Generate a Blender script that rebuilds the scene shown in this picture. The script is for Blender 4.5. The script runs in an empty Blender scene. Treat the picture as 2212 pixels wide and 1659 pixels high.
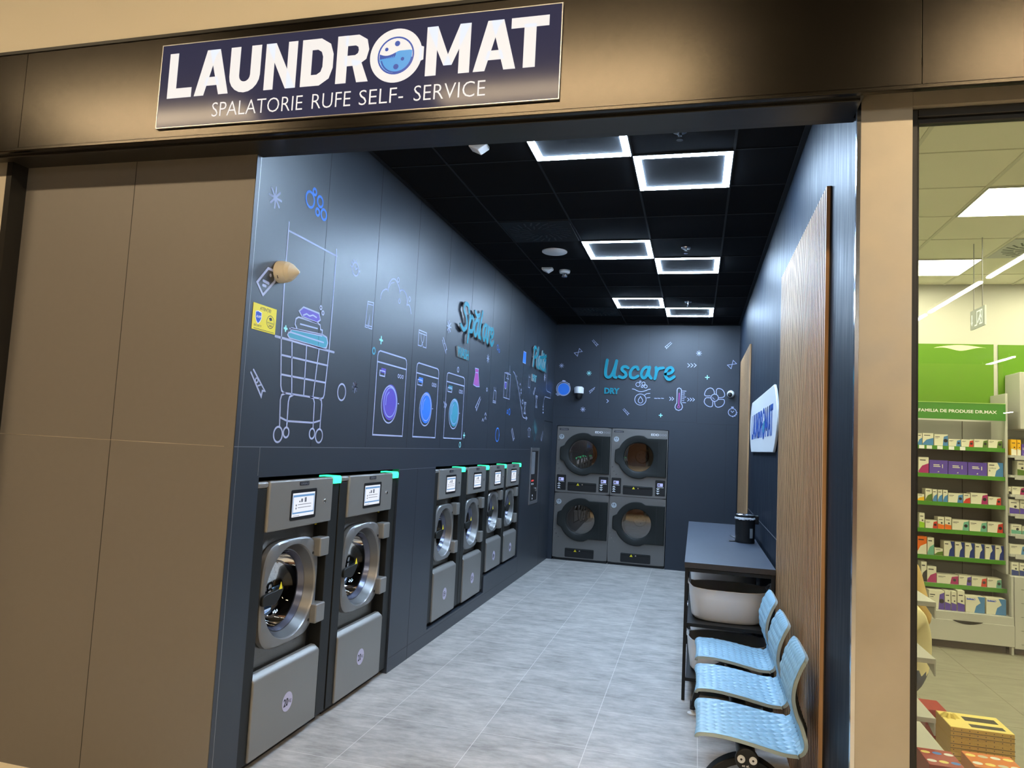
import bpy, bmesh, math, random
from mathutils import Vector, Matrix
random.seed(7)
SC = bpy.context.scene
COL = SC.collection
# ---------------------------------------------------------------- camera
W, H, D = 2.615, 3.46, 7.463          # laundry room: width, height, depth (metres)
def camera():
    yaw, pitch, roll = -0.2564, 0.0810, 0.0505
    cy, sy, cp, sp = math.cos(yaw), math.sin(yaw), math.cos(pitch), math.sin(pitch)
    f = Vector((sy*cp, cy*cp, sp)); r = Vector((cy, -sy, 0)); u = r.cross(f)
    c, s = math.cos(roll), math.sin(roll)
    r, u = c*r + s*u, -s*r + c*u
    cd = bpy.data.cameras.new('camera'); o = bpy.data.objects.new('camera', cd); COL.objects.link(o)
    cd.sensor_fit = 'HORIZONTAL'; cd.sensor_width = 36; cd.lens = 1535.1/2212*36; cd.clip_start = .02
    m = Matrix((r, u, -f)).transposed().to_4x4(); m.translation = (2.0588, -2.8654, 1.6668)
    o.matrix_world = m; SC.camera = o
camera()
# ---------------------------------------------------------------- world and exposure
wd = bpy.data.worlds.new('world'); SC.world = wd; wd.use_nodes = True
wd.node_tree.nodes['Background'].inputs[0].default_value = (1, .78, .5, 1)
wd.node_tree.nodes['Background'].inputs[1].default_value = .10
VS = SC.view_settings
VS.view_transform = 'Standard'; VS.look = 'None'; VS.gamma = 1; VS.use_curve_mapping = False
VS.exposure = 0.0
LED, MALL, TUBE, SHOP = 160.0, 102.0, 150.0, 27.0     # radiance of the lamps
# ---------------------------------------------------------------- materials
def lin(c):
    c /= 255.0
    return c/12.92 if c <= .04045 else ((c+.055)/1.055)**2.4
def rgb(r, g, b): return (lin(r), lin(g), lin(b), 1)
MATS = {}
def mat(name, col=(.5, .5, .5, 1), rough=.5, metal=0., emit=None, strength=0., spec=.5, noise=0., nscale=40., nstretch=None, bump=0., bscale=200., coat=0., trans=0., rvar=0.):
    if name in MATS: return MATS[name]
    m = bpy.data.materials.new(name); m.use_nodes = True; nt = m.node_tree
    b = nt.nodes['Principled BSDF']
    b.inputs['Base Color'].default_value = col; b.inputs['Roughness'].default_value = rough
    b.inputs['Metallic'].default_value = metal; b.inputs['Specular IOR Level'].default_value = spec
    b.inputs['Coat Weight'].default_value = coat; b.inputs['Transmission Weight'].default_value = trans
    if emit:
        b.inputs['Emission Color'].default_value = emit; b.inputs['Emission Strength'].default_value = strength
    if noise or bump or rvar:
        tc = nt.nodes.new('ShaderNodeTexCoord'); mp = nt.nodes.new('ShaderNodeMapping')
        nt.links.new(tc.outputs['Object'], mp.inputs['Vector'])
        if nstretch: mp.inputs['Scale'].default_value = nstretch
    if noise or rvar:
        n = nt.nodes.new('ShaderNodeTexNoise'); n.inputs['Scale'].default_value = nscale; n.inputs['Detail'].default_value = 6
        nt.links.new(mp.outputs['Vector'], n.inputs['Vector'])
    if noise:
        mx = nt.nodes.new('ShaderNodeMix'); mx.data_type = 'RGBA'
        a = tuple(max(0, c*(1-noise)) for c in col[:3])+(1,); e = tuple(min(1, c*(1+noise)) for c in col[:3])+(1,)
        mx.inputs['A'].default_value = a; mx.inputs['B'].default_value = e
        nt.links.new(n.outputs['Fac'], mx.inputs['Factor']); nt.links.new(mx.outputs['Result'], b.inputs['Base Color'])
    if rvar:
        mr = nt.nodes.new('ShaderNodeMapRange'); mr.inputs['From Min'].default_value = .3; mr.inputs['From Max'].default_value = .7
        mr.inputs['To Min'].default_value = max(0, rough-rvar); mr.inputs['To Max'].default_value = rough+rvar
        nt.links.new(n.outputs['Fac'], mr.inputs['Value']); nt.links.new(mr.outputs['Result'], b.inputs['Roughness'])
    if bump:
        n2 = nt.nodes.new('ShaderNodeTexNoise'); n2.inputs['Scale'].default_value = bscale
        nt.links.new(mp.outputs['Vector'], n2.inputs['Vector'])
        bp = nt.nodes.new('ShaderNodeBump'); bp.inputs['Strength'].default_value = bump; bp.inputs['Distance'].default_value = .002
        nt.links.new(n2.outputs['Fac'], bp.inputs['Height']); nt.links.new(bp.outputs['Normal'], b.inputs['Normal'])
    MATS[name] = m
    return m
def floor_mat():
    m = bpy.data.materials.new('floor_tiles'); m.use_nodes = True; nt = m.node_tree; L = nt.links.new
    b = nt.nodes['Principled BSDF']
    tc = nt.nodes.new('ShaderNodeTexCoord'); mp = nt.nodes.new('ShaderNodeMapping')
    L(tc.outputs['Object'], mp.inputs['Vector']); mp.inputs['Location'].default_value = (-.315+.6, .6, 0)
    br = nt.nodes.new('ShaderNodeTexBrick'); br.offset = 0; br.squash = 1
    for k, v in (('Scale', 1), ('Mortar Size', .0016), ('Mortar Smooth', .1), ('Brick Width', .6), ('Row Height', .6), ('Bias', 0)): br.inputs[k].default_value = v
    br.inputs['Color1'].default_value = (1, 1, 1, 1); br.inputs['Color2'].default_value = (.9, .9, .9, 1)
    L(mp.outputs['Vector'], br.inputs['Vector'])
    def noise(sc, det, st):
        q = nt.nodes.new('ShaderNodeMapping'); q.inputs['Scale'].default_value = st; L(tc.outputs['Object'], q.inputs['Vector'])
        n = nt.nodes.new('ShaderNodeTexNoise'); n.inputs['Scale'].default_value = sc; n.inputs['Detail'].default_value = det; n.inputs['Roughness'].default_value = .65
        L(q.outputs['Vector'], n.inputs['Vector']); return n
    n1 = noise(3.2, 9, (1, 1.7, 1)); n2 = noise(16, 8, (.5, 1.6, 1))
    mx = nt.nodes.new('ShaderNodeMix'); mx.inputs['Factor'].default_value = .42
    L(n1.outputs['Fac'], mx.inputs['A']); L(n2.outputs['Fac'], mx.inputs['B'])
    cr = nt.nodes.new('ShaderNodeValToRGB'); L(mx.outputs['Result'], cr.inputs['Fac'])
    cr.color_ramp.elements[0].position = .33; cr.color_ramp.elements[0].color = (.235, .218, .20, 1)
    cr.color_ramp.elements[1].position = .72; cr.color_ramp.elements[1].color = (.66, .62, .575, 1)
    mu = nt.nodes.new('ShaderNodeMix'); mu.data_type = 'RGBA'; mu.blend_type = 'MULTIPLY'; mu.inputs['Factor'].default_value = 1
    L(cr.outputs['Color'], mu.inputs['A']); L(br.outputs['Color'], mu.inputs['B'])
    m2 = nt.nodes.new('ShaderNodeMix'); m2.data_type = 'RGBA'; m2.inputs['B'].default_value = (.70, .67, .63, 1)
    L(br.outputs['Fac'], m2.inputs['Factor']); L(mu.outputs['Result'], m2.inputs['A']); L(m2.outputs['Result'], b.inputs['Base Color'])
    b.inputs['Roughness'].default_value = .5; b.inputs['Specular IOR Level'].default_value = .35
    bp = nt.nodes.new('ShaderNodeBump'); bp.inputs['Strength'].default_value = .15; bp.inputs['Distance'].default_value = .002
    L(n2.outputs['Fac'], bp.inputs['Height']); L(bp.outputs['Normal'], b.inputs['Normal'])
    return m
def wood_mat():
    m = bpy.data.materials.new('oak_slats'); m.use_nodes = True; nt = m.node_tree; L = nt.links.new
    b = nt.nodes['Principled BSDF']; tc = nt.nodes.new('ShaderNodeTexCoord')
    mp = nt.nodes.new('ShaderNodeMapping'); mp.inputs['Scale'].default_value = (40, 40, 1.2); L(tc.outputs['Object'], mp.inputs['Vector'])
    n = nt.nodes.new('ShaderNodeTexNoise'); n.inputs['Scale'].default_value = 1.6; n.inputs['Detail'].default_value = 6; L(mp.outputs['Vector'], n.inputs['Vector'])
    cr = nt.nodes.new('ShaderNodeValToRGB'); L(n.outputs['Fac'], cr.inputs['Fac'])
    cr.color_ramp.elements[0].position = .3; cr.color_ramp.elements[0].color = (.31, .163, .069, 1)
    cr.color_ramp.elements[1].position = .75; cr.color_ramp.elements[1].color = (.63, .38, .185, 1)
    L(cr.outputs['Color'], b.inputs['Base Color']); b.inputs['Roughness'].default_value = .5
    return m
def glass_mat(name, tint=(1, 1, 1, 1), refl=1.0, rough=0.0):
    m = bpy.data.materials.new(name); m.use_nodes = True; nt = m.node_tree; L = nt.links.new
    nt.nodes.remove(nt.nodes['Principled BSDF']); o = nt.nodes['Material Output']
    t = nt.nodes.new('ShaderNodeBsdfTransparent'); t.inputs[0].default_value = tint
    g = nt.nodes.new('ShaderNodeBsdfGlossy'); g.inputs['Roughness'].default_value = rough
    fr = nt.nodes.new('ShaderNodeFresnel'); fr.inputs['IOR'].default_value = 1.5
    mu = nt.nodes.new('ShaderNodeMath'); mu.operation = 'MULTIPLY'; mu.inputs[1].default_value = refl; L(fr.outputs[0], mu.inputs[0])
    x = nt.nodes.new('ShaderNodeMixShader'); L(mu.outputs[0], x.inputs[0]); L(t.outputs[0], x.inputs[1]); L(g.outputs[0], x.inputs[2]); L(x.outputs[0], o.inputs[0])
    return m
M = dict(
 panel=mat('anthracite_panel', (.022, .0285, .040, 1), .40, spec=.82, noise=.06, nscale=60, nstretch=(1, 1, 1)),
 wallpaint=mat('dark_blue_paint', (.012, .018, .029, 1), .50, spec=.12, rvar=.08, nscale=6, nstretch=(1, 9, .5)),
 backpanel=mat('back_panel', (.018, .025, .037, 1), .45, spec=.55, noise=.05, nscale=60),
 groove=mat('panel_groove', (.012, .012, .014, 1), .6),
 alu=mat('light_joint', (.36, .36, .38, 1), .35, metal=.8),
 ceil=mat('black_ceiling_tile', (.005, .006, .008, 1), 1., spec=.12, bump=.6, bscale=500, noise=.3, nscale=300),
 tbar=mat('black_ceiling_bar', (.006, .007, .009, 1), .6, spec=.25),
 black=mat('black_plastic', (.010, .010, .011, 1), .4),
 blackm=mat('black_steel', (.012, .012, .012, 1), .45, spec=.3),
 char=mat('charcoal_cabinet', (.014, .0145, .0135, 1), .45, spec=.3),
 grey=mat('machine_grey', (.255, .243, .225, 1), .34, metal=.35, bump=.05, bscale=900),
 greyd=mat('door_grey', (.235, .23, .225, 1), .28, metal=.45),
 steel=mat('brushed_steel', (.20, .185, .165, 1), .33, metal=.9, rvar=.06, nscale=30, nstretch=(1, 1, 20)),
 ring=mat('door_ring_steel', (.15, .145, .14, 1), .36, metal=.8), chrome=mat('bright_steel', (.62, .63, .66, 1), .16, metal=1.),
 drum=mat('steel_drum', (.045, .042, .04, 1), .35, metal=.9),
 rubber=mat('rubber_seal', (.02, .02, .022, 1), .55),
 rim=mat('blue_grey_rim', (.11, .12, .17, 1), .2, metal=.4),
 gstick=mat('lilac_sticker', rgb(196, 188, 210), .5),
 ink=mat('black_ink', (.012, .012, .02, 1), .5),
 white=mat('white_plastic', (.72, .73, .74, 1), .4),
 whitep=mat('white_print', (.80, .80, .82, 1), .5),
 yellow=mat('yellow_label', rgb(232, 214, 40), .5),
 green=mat('green_lamp', (.05, .8, .35, 1), .3, emit=(.03, 1, .33, 1), strength=2.6),
 screen=mat('screen_white', (.05, .05, .05, 1), .2, emit=(.86, .9, 1, 1), strength=.95),
 screenb=mat('screen_blue', (.05, .05, .05, 1), .2, emit=(.13, .32, .62, 1), strength=.9),
 screenk=mat('screen_ink', (.05, .05, .05, 1), .2, emit=(.10, .11, .15, 1), strength=1),
 lcd=mat('lcd', (.05, .05, .05, 1), .3, emit=(.42, .48, .95, 1), strength=1.),
 led=mat('led_strip', (.8, .8, .8, 1), .4, emit=(.54, .74, 1, 1), strength=LED),
 mall=mat('mall_lamp', (.8, .8, .8, 1), .4, emit=(1, .76, .46, 1), strength=MALL),
 tube=mat('mall_tube', (.8, .8, .8, 1), .4, emit=(1, .94, .8, 1), strength=TUBE),
 shop=mat('shop_lamp', (.8, .8, .8, 1), .4, emit=(1, .93, .62, 1), strength=SHOP),
 letter=mat('lit_white_letter', (.35, .35, .36, 1), .4, spec=.1, emit=(.86, .91, 1, 1), strength=.66),
 navy=mat('navy_acrylic', (.022, .024, .062, 1), .11, spec=.07, emit=(.10, .11, .24, 1), strength=.16),
 logoblue=mat('logo_blue', (.02, .06, .35, 1), .3, emit=(.02, .07, .42, 1), strength=.5),
 logosky=mat('logo_sky', (.05, .25, .7, 1), .3, emit=(.06, .30, .78, 1), strength=.5),
 bronze=mat('dark_bronze_fascia', (.044, .039, .033, 1), .24, metal=1., bump=.04, bscale=1200),
 bronzed=mat('dark_trim', (.014, .013, .012, 1), .3, spec=.4),
 cream=mat('cream_plaster', (.60, .545, .44, 1), .8, bump=.05, bscale=120),
 brown=mat('front_panel', (.150, .136, .124, 1), .5, noise=.04, nscale=30),
 pillar=mat('champagne_metal', (.46, .415, .345, 1), .42, metal=.55, noise=.16, nscale=6, rvar=.1),
 teal=mat('teal_letter', rgb(26, 132, 150), .45, spec=.2), sside=mat('letter_edge', (.42, .42, .43, 1), .5), signblue=mat('sign_blue', rgb(30, 78, 165), .4),
 tealside=mat('letter_side', (.02, .03, .035, 1), .4),
 seat=mat('sky_blue_seat', rgb(140, 180, 204), .38),
 seatedge=mat('seat_edge', rgb(168, 184, 186), .45),
 basket=mat('grey_basket', (.88, .91, .95, 1), .45),
 basketin=mat('basket_inside', (.48, .48, .47, 1), .6),
 top=mat('worktop', (.055, .066, .090, 1), .36, noise=.15, nscale=20, nstretch=(1, .2, 1)),
 edge=mat('worktop_edge', (.035, .028, .024, 1), .5, noise=.2, nscale=60),
 wood=wood_mat(), floor=floor_mat(),
 woodgap=mat('slat_backing', (.02, .014, .010, 1), .7),
 pglass=glass_mat('shop_glass', (.96, .97, .93, 1), 1.0), bowl=glass_mat('door_glass', (.55, .55, .54, 1), .9),
 dglass=glass_mat('dryer_glass', (.62, .60, .57, 1), 5.0, .01),
 L=mat('print_lilac', rgb(168, 176, 208), .5), L2=mat('print_lilac_light', rgb(150, 165, 215), .5), B=mat('print_blue', rgb(48, 122, 222), .5),
 P=mat('print_purple', rgb(94, 76, 180), .5), T=mat('print_teal', rgb(66, 150, 172), .5), T2=mat('print_dark_teal', rgb(58, 96, 106), .5),
 C=mat('print_aqua', rgb(150, 225, 225), .5), Mg=mat('print_magenta', rgb(168, 66, 152), .5),
 dface=mat('dryer_face', (.19, .18, .17, 1), .36, metal=.45), ddoor=mat('dryer_door', (.014, .0155, .0145, 1), .5, spec=.3),
 mfloor=mat('mall_floor', (.80, .72, .56, 1), .35, noise=.1, nscale=30), mceil=mat('mall_ceiling', (.03, .028, .025, 1), .8),
 mshop=mat('mall_shopfront', (.30, .16, .10, 1), .6, noise=.6, nscale=2), mdark=mat('mall_dark', (.05, .045, .04, 1), .5),
 lime=mat('lime_panel', rgb(86, 134, 8), .5), shelfg=mat('green_strip', rgb(76, 140, 44), .4), banner=mat('banner_green', rgb(62, 130, 44), .5),
 swhite=mat('shop_white', (.50, .50, .48, 1), .5), sback=mat('shop_grey_back', (.22, .22, .21, 1), .35), sceil=mat('shop_ceiling_tile', (.86, .83, .68, 1), .8),
 sfloor=mat('shop_floor', (.27, .265, .22, 1), .45, noise=.3, nscale=5, nstretch=(1, 3, 1)), sline=mat('shop_joint', (.24, .23, .18, 1), .7), skick=mat('shop_kick', (.05, .04, .04, 1), .6),
 skin=mat('skin', (.55, .33, .22, 1), .5), hair=mat('blond_hair', (.55, .38, .14, 1), .5), cloth=mat('pale_yellow_top', (.72, .66, .40, 1), .7), jeans=mat('jeans', (.05, .07, .13, 1), .8),
)
# ---------------------------------------------------------------- mesh helpers
class MB:
    def __init__(s): s.v, s.f, s.m, s.k = [], [], [], 0
    def add(s, vs, fs, k=None):
        o = len(s.v); s.v += [tuple(q) for q in vs]
        for f in fs: s.f.append(tuple(o+i for i in f)); s.m.append(s.k if k is None else k)
        return s
    def box(s, x0, y0, z0, x1, y1, z1, k=None):
        return s.add([(x0,y0,z0),(x1,y0,z0),(x1,y1,z0),(x0,y1,z0),(x0,y0,z1),(x1,y0,z1),(x1,y1,z1),(x0,y1,z1)],
                     [(0,3,2,1),(4,5,6,7),(0,1,5,4),(1,2,6,5),(2,3,7,6),(3,0,4,7)], k)
    def loft(s, loops, close=True, caps=(0, 0), k=None):
        n = len(loops[0]); vs = [q for l in loops for q in l]; fs = []
        for i in range(len(loops)-1):
            for j in range(n if close else n-1):
                a, b = i*n+j, i*n+(j+1) % n
                fs.append((a, b, b+n, a+n))
        if caps[0]: fs.append(tuple(range(n))[::-1])
        if caps[1]: fs.append(tuple((len(loops)-1)*n+j for j in range(n)))
        return s.add(vs, fs, k)
    def prism(s, pts, a, b, ax, k=None):       # pts in the two other axes, in order
        def P(p, t): return {'X': (t, p[0], p[1]), 'Y': (p[0], t, p[1]), 'Z': (p[0], p[1], t)}[ax]
        return s.loft([[P(p, a) for p in pts], [P(p, b) for p in pts]], True, (1, 1), k)
    def lathe(s, prof, c, ax='Z', seg=32, caps=(1, 1), k=None):  # prof: (radius, height along axis)
        L = []
        for r, h in prof:
            l = []
            for i in range(seg):
                t = 2*math.pi*i/seg; p, q = r*math.cos(t), r*math.sin(t)
                l.append({'X': (c[0]+h, c[1]+p, c[2]+q), 'Y': (c[0]+p, c[1]+h, c[2]+q), 'Z': (c[0]+p, c[1]+q, c[2]+h)}[ax])
            L.append(l)
        return s.loft(L, True, caps, k)
    def cyl(s, c, r, a, b, ax='Z', seg=24, k=None): return s.lathe([(r, a), (r, b)], c, ax, seg, (1, 1), k)
    def tube(s, pts, r, seg=10, close=False, k=None, rs=None):
        pts = [Vector(p) for p in pts]; n = len(pts); L = []
        up = None
        for i in range(n):
            if close: d = pts[(i+1) % n]-pts[i-1]
            else: d = pts[min(i+1, n-1)]-pts[max(i-1, 0)]
            d.normalize()
            if up is None: up = Vector((0, 0, 1)) if abs(d.z) < .9 else Vector((1, 0, 0))
            a = d.cross(up).normalized(); b = a.cross(d).normalized(); up = b
            q = rs[i] if rs else r
            L.append([pts[i]+q*(math.cos(2*math.pi*j/seg)*a+math.sin(2*math.pi*j/seg)*b) for j in range(seg)])
        if close: L.append(L[0])
        return s.loft(L, True, (0, 0) if close else (1, 1), k)
    def build(s, name, mats, parent=None, bevel=0., seg=2, smooth=True, ang=35, normals=True, off=None):
        me = bpy.data.meshes.new(name)
        vs = s.v if off is None else [(v[0]-off[0], v[1]-off[1], v[2]-off[2]) for v in s.v]
        me.from_pydata(vs, [], s.f)
        for q in (mats if isinstance(mats, (list, tuple)) else [mats]): me.materials.append(M[q] if isinstance(q, str) else q)
        me.polygons.foreach_set('material_index', s.m)
        if normals:
            bm = bmesh.new(); bm.from_mesh(me); bmesh.ops.recalc_face_normals(bm, faces=bm.faces); bm.to_mesh(me); bm.free()
        if smooth:
            me.polygons.foreach_set('use_smooth', [True]*len(me.polygons)); me.set_sharp_from_angle(angle=math.radians(ang))
        me.update()
        o = bpy.data.objects.new(name, me); COL.objects.link(o)
        if off is not None and parent is None: o.location = off
        if parent: o.parent = parent
        if bevel:
            b = o.modifiers.new('bevel', 'BEVEL'); b.width = bevel; b.segments = seg; b.limit_method = 'ANGLE'; b.angle_limit = math.radians(40)
        return o
def tag(o, label, cat, group=None):
    o['label'] = label; o['category'] = cat
    if group: o['group'] = group
    return o
def thing(name, label, cat, loc=(0, 0, 0), group=None):
    o = bpy.data.objects.new(name, None); COL.objects.link(o); o.location = loc; o.empty_display_size = .1
    return tag(o, label, cat, group)
def struct(o): o['kind'] = 'structure'; return o
def copy_tree(o, parent=None):
    c = o.copy(); COL.objects.link(c)
    if parent: c.parent = parent
    for ch in list(o.children): copy_tree(ch, c)
    return c
def dup(o, loc, label, group=None):
    c = copy_tree(o); c.location = loc; c['label'] = label
    if group: c['group'] = group
    return c
def catmull(pts, n=6, close=False):
    P = [Vector(p) for p in pts]; out = []; N = len(P)
    for i in range(N if close else N-1):
        p0 = P[i-1] if (i > 0 or close) else P[0]*2-P[1]
        p1, p2 = P[i], P[(i+1) % N]
        p3 = P[(i+2) % N] if (i+2 < N or close) else P[-1]*2-P[-2]
        for j in range(n):
            t = j/n
            out.append(.5*((2*p1)+(p2-p0)*t+(2*p0-5*p1+4*p2-p3)*t*t+(3*p1-p0-3*p2+p3)*t**3))
    if not close: out.append(P[-1])
    return [tuple(p) for p in out]
def onplane(axis, at, out):
    """2D wall coordinates -> 3D: axis 'X' maps (y,z), 'Y' maps (x,z); out is the sign of the outward side."""
    if axis == 'X': return lambda p, d=0.: (at+out*d, p[0], p[1])
    return lambda p, d=0.: (p[0], at+out*d, p[1])
def strip(mb, pts, w, pl, d0=.0008, d1=None, close=False, k=None, caps=True, sidek=None):
    """a stroke of width w along 2D points, flat or extruded from d0 to d1"""
    P = [Vector(p) for p in pts]; n = len(P); Lf, Rt = [], []
    for i in range(n):
        a = (P[i]-P[i-1]) if (i > 0 or close) else None
        b = (P[(i+1) % n]-P[i]) if (i < n-1 or close) else None
        if a is None or a.length < 1e-7: a = b
        if b is None or b.length < 1e-7: b = a
        a, b = a.normalized(), b.normalized(); t = a+b
        t = t.normalized() if t.length > 1e-4 else a
        nr = Vector((-t.y, t.x)); c = max(.45, nr.dot(Vector((-a.y, a.x))))
        ww = w[i] if isinstance(w, (list, tuple)) else w
        Lf.append(P[i]+nr*(ww/2/c)); Rt.append(P[i]-nr*(ww/2/c))
    out = list(zip(Lf, Rt))
    if caps and not close:
        def cap(p, dirv, ww):
            m = Vector((-dirv.y, dirv.x)); return [(p+dirv*(math.sin(q)*ww/2)+m*(math.cos(q)*ww/2), p+dirv*(math.sin(q)*ww/2)-m*(math.cos(q)*ww/2)) for q in (1.4, 1.05, .7, .35)]
        w0, w1 = (w[0], w[-1]) if isinstance(w, (list, tuple)) else (w, w)
        d = (P[0]-P[1]).normalized(); out = [(b, a) for a, b in cap(P[0], d, w0)]+out
        d = (P[-1]-P[-2]).normalized(); out = out+cap(P[-1], d, w1)[::-1]
    if close: out.append(out[0])
    if d1 is None:
        mb.loft([[pl(a, d0), pl(b, d0)] for a, b in out], False, (0, 0), k)
    else:
        kk = mb.k if k is None else k
        vs = []; fs = []; ks = []
        for a, b in out: vs += [pl(a, d0), pl(a, d1), pl(b, d1), pl(b, d0)]
        m = len(out)
        for i in range(m-1):
            for j in range(4):
                q = i*4+j; r = i*4+(j+1) % 4
                fs.append((q, r, r+4, q+4)); ks.append(kk if j == 1 else (sidek if sidek is not None else kk))
        if not close: fs += [(3, 2, 1, 0), tuple((m-1)*4+j for j in range(4))]; ks += [kk, kk]
        o = len(mb.v); mb.v += vs
        for f, q in zip(fs, ks): mb.f.append(tuple(o+i for i in f)); mb.m.append(q)
def circle2(c, r, n=28, a0=0, a1=2*math.pi):
    full = abs(a1-a0-2*math.pi) < 1e-6
    return [(c[0]+r*math.cos(a0+(a1-a0)*i/(n if full else n-1)), c[1]+r*math.sin(a0+(a1-a0)*i/(n if full else n-1))) for i in range(n)]
def rrect(x0, y0, x1, y1, r, n=5):
    out = []
    for cx, cy, a in ((x1-r, y1-r, 0), (x0+r, y1-r, 90), (x0+r, y0+r, 180), (x1-r, y0+r, 270)):
        for i in range(n): t = math.radians(a+90*i/(n-1)); out.append((cx+r*math.cos(t), cy+r*math.sin(t)))
    return out
def text(body, org, right, up, w, h, name, m, parent=None, depth=0., bold=0., off=(0, 0, 0)):
    """lettering fitted to a w x h box whose lower left corner is org"""
    cu = bpy.data.curves.new('t', 'FONT'); cu.body = body; cu.extrude = 0; cu.offset = bold; cu.resolution_u = 3
    o = bpy.data.objects.new('t', cu); COL.objects.link(o)
    me = bpy.data.meshes.new_from_object(o.evaluated_get(bpy.context.evaluated_depsgraph_get()))
    bpy.data.objects.remove(o); bpy.data.curves.remove(cu)
    xs = [v.co.x for v in me.vertices]; ys = [v.co.y for v in me.vertices]
    x0, x1, y0, y1 = min(xs), max(xs), min(ys), max(ys); R, U = Vector(right), Vector(up); N = R.cross(U)
    O = Vector(org)-Vector(off)
    mb = MB()
    co = [O+R*((v.co.x-x0)/(x1-x0)*w)+U*((v.co.y-y0)/(y1-y0)*h)+N*depth for v in me.vertices]
    mb.add(co, [tuple(p.vertices) for p in me.polygons])
    if depth > .004:
        n = len(co); mb.v += [tuple(c-N*depth) for c in co]
        cnt = {}
        for p in me.polygons:
            vs = list(p.vertices)
            for a, b in zip(vs, vs[1:]+vs[:1]): cnt[(a, b)] = 1
        for (a, b) in cnt:
            if (b, a) not in cnt: mb.f.append((a, b, b+n, a+n)); mb.m.append(1 if isinstance(m, (list, tuple)) else 0)
    bpy.data.meshes.remove(me)
    return mb.build(name, m, parent, smooth=False, normals=False)
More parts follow.
